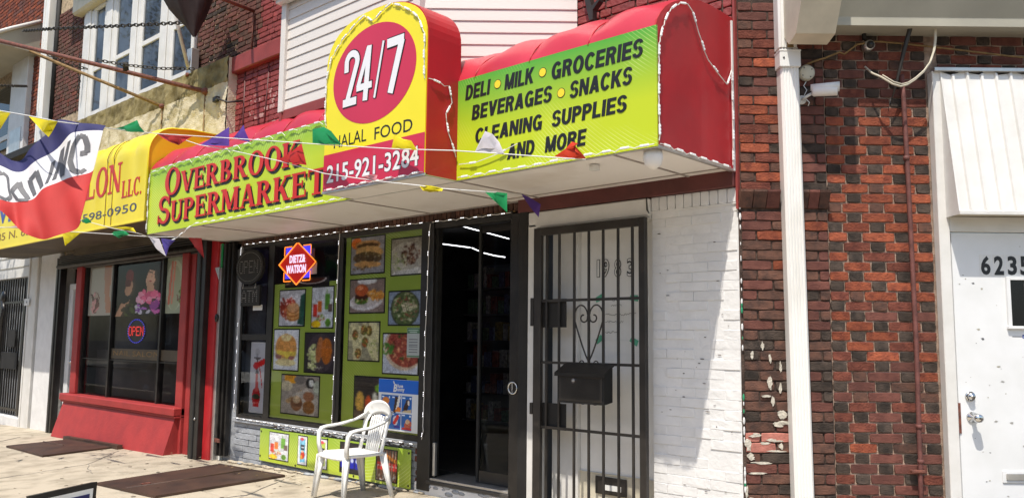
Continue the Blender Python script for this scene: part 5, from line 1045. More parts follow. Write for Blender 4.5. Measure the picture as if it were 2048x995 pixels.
def P_bottles():
    p = Pic(44, 44, (.14, .10, .08)); 
    for i in range(7):
        x = .05+i*.145; p.poly([(x+.02, .0), (x+.09, 0), (x+.13, .35), (x+.14, 1), (x-.02, 1), (x, .35)], (.35, .16, .06)); p.rect(x-.01, .42, x+.13, .66, (.80, .10, .09)); p.line((x+.03, .02), (x+.0, 1), .008, (.8, .75, .7)); p.rect(x+.02, .5, x+.1, .54, (.9, .8, .8))
    p.poly([(.1, .0), (1, .3), (1, .42), (0, .1)], (.75, .45, .12)); p.spot(30, .5, .88, .5, .12, [(.35, .25, .15), (.75, .75, .75), (.15, .1, .08)], .03); return p
def P_bluebottles():
    p = Pic(40, 42, (.05, .05, .07)); 
    for i in range(5):
        x = .03+i*.2; p.rect(x, .35, x+.17, .85, (.08, .12, .62) if i < 4 else (.75, .12, .12)); p.rect(x+.05, .12, x+.12, .36, (.2, .12, .08)); p.ell(x+.085, .58, .06, .08, (.75, .78, .88))
    return p
def P_box(c1=(.45, .72, .85)):
    p = Pic(22, 44, (.88, .88, .89)); p.poly([(.18, .1), (.8, .08), (.84, .9), (.22, .93)], c1).ell(.45, .1, .22, .05, (.80, .25, .3)).rect(.3, .3, .74, .48, (.08, .08, .12)).rect(.36, .36, .68, .41, (.8, .85, .9)).ell(.55, .66, .22, .13, (.80, .20, .12)).ell(.4, .74, .14, .08, (.9, .6, .15)).ell(.5, .53, .2, .03, (.9, .7, .6)); return p
def poster(name, label, cat, x0, x1, z0, z1, y, m, parent=None):
    t = thing(name, label, cat, ((x0+x1)/2, y, z0)); b = MB(); b.box(x0, x1, y-.003, y, z0, z1, m); obj('sheet', b, t); return t
def framed(t, nm, P, x0, x1, z0, z1, y, bw=.012, lb=None):
    f = MB(); f.box(x0-bw, x1+bw, y-.003, y, z0-bw, z1+bw, 'ink_black'); fr = obj('picture_border', f, t); o = pic('food_picture', fr, P, x0, x1, z0, z1, y-.0032, thick=.001); o['label'] = lb or nm
yp = .0185
pa = poster('window_poster', 'green leafy window poster of breakfast foods behind the left pane', 'poster', -7.482, -6.41, .715, 2.03, yp, 'green_poster')
yq = yp-.0032
framed(pa, 'pancakes and bacon', P_pancake(), -7.374, -6.94, 1.617, 1.96, yq, lb='picture of pancakes with bacon'); framed(pa, 's', P_smooth(), -6.812, -6.475, 1.598, 1.975, yq, lb='picture of red, orange and green drinks')
framed(pa, 'e', P_egg(), -7.448, -7.018, 1.186, 1.574, yq, lb='picture of an egg and cheese roll'); framed(pa, 'w', P_wings(), -6.905, -6.43, 1.18, 1.54, yq, lb='picture of fried fillets with eggs'); framed(pa, 'p', P_pastry(), -7.28, -6.655, .772, 1.134, yq, lb='picture of baked pastries'); framed(pa, 'r', P_ramen(), -7.285, -6.56, 2.00, 2.066, yq, lb='dark strip picture of a bowl')
pb = poster('window_poster', 'green leafy window poster of sandwiches and salads behind the right pane', 'poster', -6.30, -5.225, .715, 2.425, yp, 'green_poster')
for f_, a in ((P_cheesesteak, (-6.215, -5.745, 2.079, 2.400, 'picture of chopped steak sandwiches')), (P_kebab, (-5.641, -5.24, 2.045, 2.350, 'picture of grilled meat and rice')), (P_burger, (-6.215, -5.730, 1.73, 2.018, 'picture of a burger and fries')), (P_salad, (-5.66, -5.25, 1.62, 1.897, 'picture of a chicken salad bowl')), (P_wraps, (-6.219, -5.785, 1.308, 1.638, 'picture of wraps')), (P_meat, (-5.722, -5.27, 1.208, 1.538, 'picture of a plate of meat')), (P_veg, (-6.11, -5.42, .80, 1.16, 'picture of vegetables on dark boards'))):
    framed(pb, '', f_(), *a[:4], yq, lb=a[4])
bn = poster('banner', 'long green drinks banner screwed to the grey brick below the windows', 'banner', -7.594, -5.295, .285, .60, -.012, 'green_banner')
for f_, a in ((P_smooth, (-7.410, -7.08, .325, .573, 'picture of fresh juices')), (P_box, (-6.912, -6.768, .320, .577, 'picture of a blue drink carton')), (lambda: P_box((.7, .78, .3)), (-6.585, -6.452, .318, .576, 'picture of a pale drink carton')), (P_bluebottles, (-6.25, -5.905, .328, .577, 'picture of blue labelled bottles')), (P_bottles, (-5.738, -5.470, .318, .570, 'picture of red labelled cola bottles'))): framed(bn, '', f_(), *a[:4], -.0152, .008, lb=a[4])
for x, z in ((-7.57, .57), (-7.575, .33), (-6.95, .30), (-6.45, .585), (-6.05, .305), (-5.32, .57), (-5.32, .31)):
    b = MB(); b.disc((x, -.015, z), .009, .005, 'brown_metal', 10); obj('screw', b, bn)
hk = poster('hookah_poster', 'narrow white poster of a red hookah at the lower left window corner', 'poster', -7.884, -7.60, .735, 1.448, yp, 'paper_white'); pic('hookah_picture', hk, P_hookah(), -7.875, -7.61, .745, 1.438, yp-.0032, thick=.001)
no = poster('notice', 'small pale green framed paper notice overlapping the meat picture', 'notice', -5.405, -5.243, 1.345, 1.592, yq-.006, 'paper_white')
p = Pic(20, 32, (.82, .84, .82)); p.rect(0, 0, 1, .2, (.45, .62, .48)).rect(.1, .06, .9, .09, (.85, .9, .85)).rect(.2, .12, .8, .15, (.85, .9, .85)); [p.rect(.15, .3+i*.085, .85, .325+i*.085, (.55, .55, .56)) for i in range(7)]; p.rect(0, .95, 1, 1, (.5, .65, .52)); pic('print', no, p, -5.402, -5.246, 1.348, 1.589, yq-.0095, thick=.0005)
def P_bunny():
    p = Pic(68, 72, (.86, .87, .88)); p.rect(0, 0, 1, .27, (.02, .38, .78))
    for (x0, y0) in ((.07, .31), (.33, .31), (.59, .31), (.07, .65), (.33, .65), (.59, .65)): p.rect(x0, y0, x0+.25, y0+.32, (.04, .38, .70)); p.rect(x0+.02, y0+.02, x0+.08, y0+.05, (.85, .9, .95)); p.ell(x0+.21, y0+.04, .02, .02, (.85, .9, .95))
    p.ell(.19, .42, .09, .07, (.85, .5, .2)).ell(.2, .55, .1, .07, (.5, .3, .15)); p.line((.42, .62), (.46, .36), .035, (.22, .12, .08)).line((.47, .6), (.53, .34), .03, (.9, .88, .85)).poly([(.42, .62), (.5, .52), (.57, .55), (.56, .62)], (.9, .5, .1)); p.line((.68, .56), (.74, .42), .05, (.2, .1, .06)).ell(.76, .44, .025, .05, (.9, .85, .8)).poly([(.62, .6), (.82, .56), (.83, .62), (.62, .63)], (.78, .7, .55)).ell(.75, .86, .1, .08, (.75, .35, .25), -50, .2).ell(.74, .80, .05, .05, (.85, .7, .55), 0, .2).rect(.6, .92, .84, .965, (.75, .1, .1)); p.ell(.44, .8, .06, .09, (.85, .85, .9)).line((.42, .84), (.5, .72), .035, (.88, .12, .10)).ell(.48, .92, .08, .03, (.1, .1, .5)).ell(.2, .84, .1, .1, (.35, .18, .12), 20, .1)
    return p
bu_ = poster('ice_cream_poster', 'blue and white ice cream poster low in the right shop window behind the chair', 'poster', -5.757, -5.232, .731, 1.158, yq-.010, 'paper_white')
yb = yq-.0135; pic('print', bu_, P_bunny(), -5.755, -5.234, .733, 1.156, yb, thick=.0005)
text('B', 'lettering', bu_, -5.56, -5.512, 1.055, 1.120, yb-.0008, 'paper_white', .03, .0008, shear=.2); text('lue', 'lettering', bu_, -5.505, -5.435, 1.092, 1.122, yb-.0008, 'paper_white', .03, .0008); text('unny', 'lettering', bu_, -5.508, -5.415, 1.052, 1.085, yb-.0008, 'paper_white', .03, .0008)
b = MB(); b.prism([(-5.555, 1.12), (-5.563, 1.142), (-5.556, 1.147), (-5.54, 1.123)], yb-.0013, yb-.0006, 'paper_white'); obj('rabbit_ear_mark', b, bu_)
# deli neon sign
dz = thing('deli_neon_sign', 'diamond shaped Dietz and Watson neon sign glowing in the left shop window', 'neon sign', (-7.09, 0, 2.01))
cx, cz = -7.09, 2.225; yd = .02
b = MB(); b.box(cx-.215, cx+.215, yd-.004, yd, cz-.165, cz+.165, 'neon_blue', .002); obj('blue_square', b, dz)
b = MB(); b.prism([(cx-.315, cz), (cx, cz-.205), (cx+.315, cz), (cx, cz+.205)], yd-.009, yd-.005, 'neon_red'); obj('red_diamond', b, dz)
b = MB(); b.tube([(cx-.32, yd-.012, cz), (cx, yd-.012, cz-.21), (cx+.32, yd-.012, cz), (cx, yd-.012, cz+.21), (cx-.32, yd-.012, cz)], .0065, 'neon_orange', 6); obj('orange_tube', b, dz)
b = MB(); [b.tube([(cx+sx*.10, yd-.010, cz+sz*.172), (cx+sx*.225, yd-.010, cz+sz*.172), (cx+sx*.228, yd-.010, cz+sz*.168), (cx+sx*.228, yd-.010, cz+sz*.08)], .005, 'neon_orange', 6) for sx in (-1, 1) for sz in (-1, 1)]; obj('corner_tube', b, dz)
text('DIETZ&', 'lettering', dz, cx-.135, cx+.14, cz+.005, cz+.085, yd-.010, 'neon_white', .045, .002, shear=.0); text('WATSON', 'lettering', dz, cx-.19, cx+.155, cz-.095, cz-.012, yd-.010, 'neon_white', .045, .002)
# unlit LED signs hung at the left edge
def dots(mb, pts, y, m, r=.006):
    for x, z in pts: mb.box(x-r*1.3, x+r*1.3, y-.003, y, z-r, z+r, m)
def letterdots(s, x0, x1, z0, z1, n=6, slant=0.):
    F5 = {'O': '01110 10001 10001 10001 10001 10001 01110', 'P': '11110 10001 10001 11110 10000 10000 10000', 'E': '11111 10000 10000 11110 10000 10000 11111', 'N': '10001 11001 10101 10101 10011 10001 10001', 'A': '00100 01010 10001 10001 11111 10001 10001', 'T': '11111 00100 00100 00100 00100 00100 00100', 'M': '10001 11011 10101 10101 10001 10001 10001'}
    out = []; w = (x1-x0)/len(s)
    for i, ch in enumerate(s):
        for r, row in enumerate(F5[ch].split()):
            for c, q in enumerate(row):
                if q == '1': out.append((x0+i*w+(c+.5)/5.8*w, z1-(r+.5)/7*(z1-z0)))
    return out
os_ = thing('open_sign', 'black oval LED open sign, unlit, hung at the left edge of the shop window', 'sign', (-8.0, -.02, 2.03))
b = MB(); b.disc((-7.87, -.03, 2.225), .265, .03, 'black_rough', 32, .185); obj('casing', b, os_)
b = MB(); dots(b, [(-7.87+.235*math.cos(a*math.pi/28), 2.225+.15*math.sin(a*math.pi/28)) for a in range(56)], -.0602, 'off_led', .0022); obj('dot_border', b, os_, kind='stuff')
b = MB(); dots(b, letterdots('OPEN', -8.06, -7.68, 2.155, 2.295), -.0602, 'off_led', .0028); obj('dot_lettering', b, os_, kind='stuff')
b = MB(); [b.tube([(x, -.05, 2.05), (x, -.06, 2.0)], .002, 'led_wire', 4) for x in (-7.98, -7.74)]; obj('hanging_wire', b, os_)
at_ = thing('atm_sign', 'black rectangular LED sign hanging right under the unlit oval one', 'sign', (-7.86, -.02, 1.82))
b = MB(); b.box(-8.02, -7.66, -.055, -.03, 1.82, 2.03, 'black_rough', .004); obj('casing', b, at_)
b = MB(); dots(b, letterdots('ATM', -8.0, -7.68, 1.855, 1.985), -.0552, 'off_led', .0034); dots(b, [(-7.97+i*.02, 2.005) for i in range(14)], -.0552, 'off_led', .0022); obj('dot_lettering', b, at_, kind='stuff')
b = MB(); b.box(-7.84, -7.66, -.012, -.01, 1.775, 1.83, 'paper_white'); solo('blank_card', b, 'small pale card tucked under the dotted black sign in the shop window', 'card')
b = MB(); b.box(-6.96, -6.78, .028, .03, 2.11, 2.22, 'paper'); b.box(-6.93, -6.82, .027, .028, 2.24, 2.36, 'interior_floor'); solo('paper_bag_card', b, 'pale square card behind the glass right of the diamond neon', 'card')
# ------------------------------------------------------------------ chair
ch = thing('plastic_chair', 'white plastic garden armchair standing on the sidewalk in front of the green banner', 'chair', (0, 0, 0)); CS = .835; CA = rad(264.6)
b = MB()
# seat, local +x forward, y left
nx, ny = 12, 12; v = []
for i in range(nx+1):
    for j in range(ny+1):
        X = -.21+.46*i/nx; hw = .215+.04*i/nx-(.05*max(0, (i-9)/3)**2); Y = -hw+2*hw*j/ny
        Z = .418-.018*math.exp(-((X+.02)**2+Y*Y)/.025)-.02*max(0, (i-10)/2)**1.5+.006*abs(j/ny*2-1)**3
        v.append((X, Y, Z))
n = ny+1; f = [(i*n+j, (i+1)*n+j, (i+1)*n+j+1, i*n+j+1) for i in range(nx) for j in range(ny)]
b.add(v, f, 'plastic_chair', True); b.add([(x, y, z-.014) for x, y, z in v], [q[::-1] for q in f], 'plastic_chair', True)
rim = [v[j] for j in range(n)]+[v[i*n+ny] for i in range(1, nx+1)]+[v[nx*n+j] for j in range(ny-1, -1, -1)]+[v[i*n] for i in range(nx-1, 0, -1)]
b.tube([(x, y, z-.012) for x, y, z in rim+[rim[0]]], .014, 'plastic_chair', 8); seat = obj('seat', b, ch)
def strip(pts, w, t, mb):
    # moulded strap: centre line, half widths, sideways axis
    V = []
    for (p, ax, hw) in pts:
        p, ax = Vector(p), Vector(ax).normalized(); V.append((p, ax, hw))
    vv = []
    for i, (p, ax, hw) in enumerate(V):
        tg = (V[min(i+1, len(V)-1)][0]-V[max(0, i-1)][0]).normalized(); nn = tg.cross(ax).normalized()
        vv += [tuple(p+ax*hw-nn*t), tuple(p+ax*hw*.6+nn*t*.4), tuple(p-ax*hw*.6+nn*t*.4), tuple(p-ax*hw-nn*t), tuple(p-ax*hw*.55-nn*t*.2), tuple(p+ax*hw*.55-nn*t*.2)]
    k = 6; mb.add(vv, [(i*k+a, i*k+(a+1) % k, (i+1)*k+(a+1) % k, (i+1)*k+a) for i in range(len(V)-1) for a in range(k)]+[tuple(range(k-1, -1, -1)), tuple((len(V)-1)*k+a for a in range(k))], 'plastic_chair', True)
for s in (-1, 1):
    b = MB(); strip([((.215, s*.215, .40), (0, 1, 0), .046), ((.235, s*.235, .25), (0, 1, 0), .038), ((.265, s*.262, .0), (0, 1, 0), .026)], 0, .018, b); strip([((.225, s*.235, .40), (1, 0, 0), .044), ((.245, s*.25, .22), (1, 0, 0), .034), ((.268, s*.272, .0), (1, 0, 0), .024)], 0, .014, b); obj('leg', b, ch)
    b = MB(); strip([((-.195, s*.20, .41), (0, 1, 0), .044), ((-.235, s*.225, .2), (0, 1, 0), .036), ((-.275, s*.25, .0), (0, 1, 0), .026)], 0, .018, b); strip([((-.18, s*.215, .41), (1, 0, 0), .040), ((-.225, s*.235, .2), (1, 0, 0), .032), ((-.27, s*.258, .0), (1, 0, 0), .022)], 0, .014, b); obj('leg', b, ch)
b = MB()
for j in range(7):
    y = (j-3)*.036; strip([((-.205-.0*abs(j-3), y*.9, .415), (0, 1, 0), .0135), ((-.235, y, .55), (0, 1, 0), .0145), ((-.265, y*1.05, .68), (0, 1, 0), .0145), ((-.285, y*1.08, .755-.006*(j-3)**2*.4), (0, 1, 0), .0125)], 0, .006, b)
for s in (-1, 1): strip([((-.19, s*.185, .41), (0, 1, 0), .034), ((-.225, s*.185, .55), (0, 1, 0), .030), ((-.252, s*.19, .68), (0, 1, 0), .038), ((-.275, s*.17, .75), (0, 1, 0), .05)], 0, .007, b)
obj('backrest', b, ch)
b = MB(); pts = []
for k in range(19):
    a = math.pi*k/18; y = .215*math.cos(a); z = .745+.115*math.sin(a)**.9; x = -.262-.040*math.sin(a); pts.append(((x, y, z-.028), (0, -math.sin(a)*0-math.cos(a)*.0, 1) if False else (0.15, math.cos(a)*.35, 1), .056+.012*math.sin(a)))
strip(pts, 0, .012, b); obj('top_rail', b, ch)
for s in (-1, 1):
    b = MB(); strip([((-.270, s*.200, .765), (0, .6, 1), .048), ((-.235, s*.222, .74), (0, .8, .6), .042), ((-.16, s*.245, .705), (0, 1, .2), .036), ((.0, s*.268, .668), (0, 1, 0), .036), ((.14, s*.272, .655), (0, 1, 0), .036), ((.20, s*.270, .643), (0, 1, 0), .034), ((.232, s*.266, .60), (0, 1, 0), .032), ((.238, s*.255, .50), (0, 1, 0), .028), ((.226, s*.235, .40), (0, 1, 0), .034)], 0, .016, b); obj('armrest', b, ch)
gx, gy = -5.50, -.44; ch.location = (gx, gy, gz(gx, gy)); ch.rotation_euler = (0, 0, CA); ch.scale = (CS, CS, CS)
# ------------------------------------------------------------------ nail salon building
sa = thing('salon_building', 'rowhouse with stucco parapet and red painted nail salon shopfront', 'building', (-10.8, .2, .15))
b = MB(); nxs, nzs = 170, 72; v = []
from mathutils import noise
for i in range(nxs+1):
    for j in range(nzs+1):
        x = -12.9+4.49*i/nxs; z = 2.7+1.9*j/nzs; e = .022*noise.fractal(Vector((x*5, z*5, 0)), 1, 2, 4)+.022*abs(noise.noise(Vector((x*13, z*16, 3))))+.010*noise.noise(Vector((x*30, z*34, 7)))
        if j == nzs: e *= .3
        v.append((x, -.11-e, z+(.012*noise.noise(Vector((x*4, 0, 1))) if j == nzs else 0)))
n = nzs+1; b.add(v, [(i*n+j, (i+1)*n+j, (i+1)*n+j+1, i*n+j+1) for i in range(nxs) for j in range(nzs-11)], 'stucco', True)
b.add(v, [(i*n+j, (i+1)*n+j, (i+1)*n+j+1, i*n+j+1) for i in range(nxs) for j in range(nzs-11, nzs)], 'stucco_stain', True)
b.add([v[i*n+nzs] for i in range(nxs+1)]+[(v[i*n+nzs][0], .1, 4.60) for i in range(nxs+1)], [(i, i+1, i+nxs+2, i+nxs+1) for i in range(nxs)], 'stucco_stain'); b.box(-8.42, -8.41, -.10, .1, 2.7, 4.59, 'stucco'); obj('parapet', b, sa)
b = MB(); [b.tube([(x, -.125, 4.28), (x+.0, -.128, 3.6), (x+.01, -.122, 2.8)], .009, 'ochre_iron', 5) for x in (-9.96, -8.88)]; obj('rust_streak', b, sa)
b = MB(); b.box(-14.45, -8.43, .03, .3, 2.6, 7.6, 'pale_mortar'); ub = obj('upper_wall', b, sa)
def pk(k, z, x): return random.choice(['brown_brick']*4+['maroon_brick']*4+['dark_brick'])
bl = courses(-9.42, -8.43, 4.60, 5.60, .0597, flem2, pk, j=.009)
bl += courses(-14.2, -12.98, 4.86, 6.6, .0650, flem2, lambda k, z, x: random.choice(['brown_brick']*3+['maroon_brick']*4+(['red_brick']*2 if z < 5.2 else [])), j=.009)
lay(ub, bl, .03, .014, 298, .003)
# upper windows
b = MB()
for x0, x1 in ((-12.98, -12.58), (-12.20, -11.80), (-11.28, -10.96), (-10.38, -10.05), (-9.50, -9.42)): b.box(x0, x1, -.03, .03, 4.5, 6.3, 'white_paint', .02); b.box(x0+.1, x1-.1 if x1-x0 > .3 else x1, -.045, -.03, 4.5, 6.3, 'white_paint', .006)
b.box(-12.98, -9.42, -.03, .03, 6.25, 6.5, 'white_paint', .02); bw_ = obj('bay_window', b, sa)
for x0, x1 in ((-12.58, -12.20), (-11.80, -11.28), (-10.96, -10.38), (-10.05, -9.50)):
    s = MB(); s.box(x0, x0+.035, -.01, .028, 4.5, 6.25, 'white_paint'); s.box(x1-.035, x1, -.01, .028, 4.5, 6.25, 'white_paint'); s.box(x0+.035, x1-.035, -.012, .028, 5.32, 5.39, 'white_paint', .006); s.box(x0+.035, x1-.035, -.01, .028, 4.66, 4.72, 'white_paint'); obj('sash', s, bw_)
    s = MB(); s.sheetg(x0+.035, x1-.035, 4.5, 6.25, .006, 'house_glass'); s.box(x0+.035, x1-.035, .024, .027, 4.5, 6.25, 'curtain'); obj('pane', s, bw_)
b = MB(); b.box(-13.18, -11.6, -.14, .03, 6.30, 7.0, 'cream', .03); obj('window_lintel', b, sa)
b = MB(); b.prismx([(0, 6.9), (-.5, 7.0), (-.5, 7.5), (0, 7.5)], -13.4, -8.5, 'cream'); obj('eave', b, sa)
# yellow awning
ya_ = thing('salon_awning', 'glossy yellow curved awning lettered Salon LLC', 'awning', (-11.5, -.4, 2.68)); YX0, YX1 = -14.6, -8.485
pf = [(-.90, 2.68), (-.90, 3.38)]+[(-.62-.28*math.cos(a*math.pi/18), 3.38+.30*math.sin(a*math.pi/18)) for a in range(1, 10)]+[(-.45, 3.70), (-.12, 3.70)]
b = MB(); xs = []; x = YX1
seamsx = [-8.485, -8.84, -9.33, -9.47, -9.93, -10.5, -11.1, -11.7, -12.3, -12.9, -13.5, -14.1, -14.6]
cols = []
for i in range(len(seamsx)-1):
    for k in range(6): t = k/6; cols.append((seamsx[i]+(seamsx[i+1]-seamsx[i])*t, math.sin(math.pi*t)**.7*.018 if t else -.004))
cols.append((seamsx[-1], 0)); m = len(pf)
v = [(x, y-(e if j > 1 else 0), z+(e if j > 2 else 0)) for x, e in cols for j, (y, z) in enumerate(pf)]
b.add(v, [(i*m+j, (i+1)*m+j, (i+1)*m+j+1, i*m+j+1) for i in range(len(cols)-1) for j in range(m-1)][::1], 'awning_yellow', True); obj('cover', b, ya_)
b = MB(); b.prismx(pf+[(-.12, 2.68)], YX1-.01, YX1-.002, 'awning_orange'); v = [(y, z) for y, z in pf]; b.tube([(YX1-.002, y, z) for y, z in pf], .012, 'awning_yellow', 6); obj('end_panel', b, ya_)
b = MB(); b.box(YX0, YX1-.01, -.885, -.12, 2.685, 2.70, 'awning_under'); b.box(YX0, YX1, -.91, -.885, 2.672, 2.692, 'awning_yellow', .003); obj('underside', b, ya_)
b = MB()
for x in (-9.33, -9.50): b.tube([(x, -.903, 2.69), (x, -.903, 3.38)]+[(x, y-.014, z+.012) for y, z in pf[2:]], .005, 'ochre_iron', 4)
obj('seam', b, ya_)
b = MB(); serif_line('SALON', b, -10.72, -9.12, 3.045, 0, .325, -.902, 'ink_red', .002); obj('lettering', b, ya_); b = MB(); serif_line('LLC.', b, -9.09, -8.60, 2.965, 0, .185, -.902, 'ink_red', .002); obj('lettering', b, ya_)
text('(215)598-0950', 'lettering', ya_, -10.95, -8.70, 2.765, 2.885, -.901, 'ink_navy', .0, .002)
text('1985 N. 63RD', 'lettering', ya_, -13.5, -11.35, 2.79, 2.895, -.901, 'ochre_iron', 0, .002)
text('VII', 'lettering', ya_, -13.2, -12.5, 3.03, 3.30, -.901, 'ink_blue', .03, .002)
# lower front
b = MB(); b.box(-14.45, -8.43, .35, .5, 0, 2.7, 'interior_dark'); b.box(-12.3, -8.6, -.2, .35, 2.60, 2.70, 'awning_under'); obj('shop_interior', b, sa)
b = MB(); b.box(-12.75, -8.6, -.04, .08, 2.44, 2.66, 'brown_metal', .01); obj('header', b, sa)
sh_ = MB()
for i in range(7): sh_.tube([(-12.98, -.13, 2.46+i*.027), (-8.75, -.13, 2.46+i*.027)], .015, 'brown_metal', 7)
sh_.tube([(-12.98, -.15, 2.475), (-8.75, -.15, 2.475)], .03, 'chain_metal', 10); obj('rolled_shutter', sh_, sa)
b = MB(); b.box(-13.19, -13.02, -.10, -.01, .10, 2.62, 'black_metal', .004); b.box(-13.12, -13.09, -.108, -.10, .12, 2.6, 'black_rough'); obj('shutter_post', b, sa)
b = MB(); b.box(-8.80, -8.60, -.16, -.02, .18, 2.60, 'black_metal', .004); b.box(-8.72, -8.69, -.168, -.16, .2, 2.58, 'black_rough'); b.tube([(-8.66, -.16, .62), (-8.66, -.175, .62)], .012, 'chrome', 8); obj('shutter_post', b, sa, label='black shutter post at the right')
b = MB(); b.box(-8.60, -8.455, -.10, .02, .17, 2.60, 'bright_red_wood', .004); obj('red_board', b, sa)
# window bay of the salon
b = MB(); x0, x1 = -12.62, -9.24
b.prismx([(-.10, .60), (-.24, .12), (.1, .12), (.1, .60)], x0+.05, x1, 'salon_red'); bk2 = obj('bulkhead', b, sa)
b = MB(); b.box(x0-.0, x1+.04, -.15, .05, .605, .70, 'salon_red', .012); b.box(x0+.0, x1+.04, -.13, .05, .585, .605, 'salon_red', .004); obj('sill', b, sa)
b = MB(); b.box(-12.52, -12.33, -.06, .10, .70, 2.46, 'salon_red', .008); obj('red_frame', b, sa); b = MB(); b.box(-9.36, -9.20, -.06, .10, .12, 2.46, 'salon_red', .008); b.box(-9.18, -9.08, -.03, .12, .12, 2.46, 'salon_red', .006); b.box(-9.08, -9.0, .04, .16, .12, 2.46, 'maroon_paint', .006); b.box(-9.0, -8.80, .02, .12, 2.0, 2.06, 'salon_red', .006); b.box(-8.98, -8.80, .12, .2, .15, 2.0, 'maroon_paint'); b.box(-9.0, -8.62, .10, .18, 2.06, 2.5, 'maroon_paint'); obj('red_frame', b, sa)
swf = MB()
for x in (-12.30, -11.37, -9.93): swf.box(x-.020, x+.020, -.02, .05, .70, 2.46, 'black_metal')
swf.box(-12.33, -9.36, -.005, .03, 1.18, 1.195, 'black_metal'); sw = obj('window', swf, sa)  # low crossbar models a line reflected in the glass, not a glazing bar
for x0_, x1_ in ((-12.275, -11.395), (-11.345, -9.955), (-9.905, -9.362)):
    b = MB(); b.sheetg(x0_, x1_, .70, 1.18, .010, 'salon_glass'); b.sheetg(x0_, x1_, 1.20, 2.46, .010, 'salon_glass'); obj('pane', b, sw)
b = MB(); b.box(-12.3, -9.36, .2, .30, .7, 1.3, 'interior_floor'); obj('window_back', b, sa)
# door on the left of the salon
b = MB(); b.box(-13.0, -12.86, .03, .12, .25, 2.24, 'door_white', .006); b.box(-12.86, -12.5, .03, .12, 2.16, 2.24, 'door_white', .006); b.box(-12.86, -12.52, .08, .12, .25, 2.16, 'wood_green', .004); b.box(-12.74, -12.66, .07, .08, 1.62, 1.95, 'house_glass'); b.ball((-12.82, .05, 1.12), .025, 'chrome', 8); b.box(-12.86, -12.8, .07, .08, 1.3, 1.36, 'aluminium'); obj('green_door', b, sa)
b = MB(); b.box(-13.6, -12.55, -.02, .2, 0, .25, 'stone_step', .015); obj('step', b, sa)
# salon posters (flat prints)
def P_woman():
    p = Pic(64, 72, (.06, .055, .055)); sk_ = (.66, .50, .40)
    p.poly([(.0, 1.), (.14, .72), (.22, .60), (.32, .62), (.30, .74), (.12, 1.)], sk_); p.ell(.18, .62, .15, .14, (.10, .10, .13)); p.ell(.27, .5, .075, .12, sk_, 12).line((.24, .4), (.26, .56), .02, sk_).line((.33, .33), (.34, .46), .018, sk_).ell(.28, .25, .085, .13, (.42, .06, .08), 0, .08).ell(.25, .38, .07, .07, (.32, .05, .06))
    p.ell(.80, .24, .17, .30, (.13, .085, .075), 8); p.ell(.735, .30, .095, .19, (.78, .62, .52), 16); p.ell(.78, .10, .13, .09, (.13, .085, .075), 20).ell(.86, .25, .06, .2, (.13, .085, .075)); p.poly([(.66, .36), (.78, .42), (.82, .6), (.66, .6)], (.70, .55, .45)); p.line((.70, .21), (.74, .22), .010, (.12, .07, .06)).line((.79, .26), (.83, .28), .010, (.12, .07, .06)).line((.70, .37), (.74, .38), .012, (.6, .25, .25)).line((.76, .25), (.73, .32), .006, (.55, .4, .33))
    p.spot(46, .70, .66, .24, .11, [(.80, .35, .50), (.90, .60, .68), (.70, .25, .42), (.85, .5, .6)], .045, 1.2); p.spot(16, .60, .86, .2, .08, [(.45, .2, .55), (.6, .35, .65), (.7, .68, .72)], .04, 1.2); p.spot(12, .85, .85, .08, .1, [(.70, .35, .60), (.5, .2, .5)], .04); p.spot(16, .3, .88, .12, .1, [(.25, .3, .15), (.12, .14, .10)], .04); return p
def P_legs():
    p = Pic(30, 60, (.60, .58, .54)); p.poly([(.55, 0), (.85, 0), (.8, .6), (.95, .95), (.7, .95), (.62, .6)], (.62, .45, .36)); p.ell(.28, .72, .16, .2, (.35, .2, .18), 0, .2).spot(16, .25, .75, .18, .18, [(.7, .5, .5), (.3, .15, .15), (.6, .55, .5)], .05); return p
def P_spa():
    p = Pic(30, 60, (.58, .60, .52)); p.ell(.4, .5, .42, .45, (.68, .70, .62)).ell(.4, .55, .3, .4, (.60, .62, .52)).line((.25, .1), (.15, .8), .05, (.72, .42, .35)).line((.38, .1), (.3, .8), .04, (.74, .5, .42)).spot(20, .75, .72, .18, .12, [(.25, .27, .2), (.5, .4, .35), (.4, .5, .25)], .05); p.line((.85, 0), (.95, .3), .03, (.35, .45, .15)); return p
for nm_, lb, P, a in (('salon_poster', 'poster of a dark haired woman holding a red rose in the salon window', P_woman(), (-11.345, -9.955, 1.75, 2.44)), ('salon_poster', 'poster of bare legs at the left side of the salon window', P_legs(), (-12.25, -11.395, 1.77, 2.44)), ('salon_poster', 'pale spa poster at the right side of the salon window', P_spa(), (-9.905, -9.365, 1.77, 2.44))):
    P.a = np.clip(P.a*1.25, 0, 1); t = thing(nm_, lb, 'poster', ((a[0]+a[1])/2, .03, a[2])); b = MB(); b.box(a[0], a[1], .026, .029, a[2], a[3], 'paper'); obj('sheet', b, t); pic('print', t, P, a[0], a[1], a[2], a[3], .0255, thick=.0005)
b = thing('salon_open_sign', 'small oval open sign with red LED letters and blue border in the salon window', 'neon sign', (-10.62, .02, 1.40))
q = MB()
for k in range(30): a = k*2*math.pi/30; q.box(-10.62+.24*math.cos(a)-.012, -10.62+.24*math.cos(a)+.012, .0, .006, 1.56+.145*math.sin(a)-.007, 1.56+.145*math.sin(a)+.007, 'blue_led')
obj('blue_border', q, b, kind='stuff'); q = MB(); dots(q, letterdots('OPEN', -10.84, -10.40, 1.50, 1.62), .004, 'red_led', .0065); obj('red_lettering', q, b, kind='stuff')
q = MB(); q.disc((-10.62, .012, 1.56), .26, .004, 'ink_black', 30, .16); obj('backing', q, b)
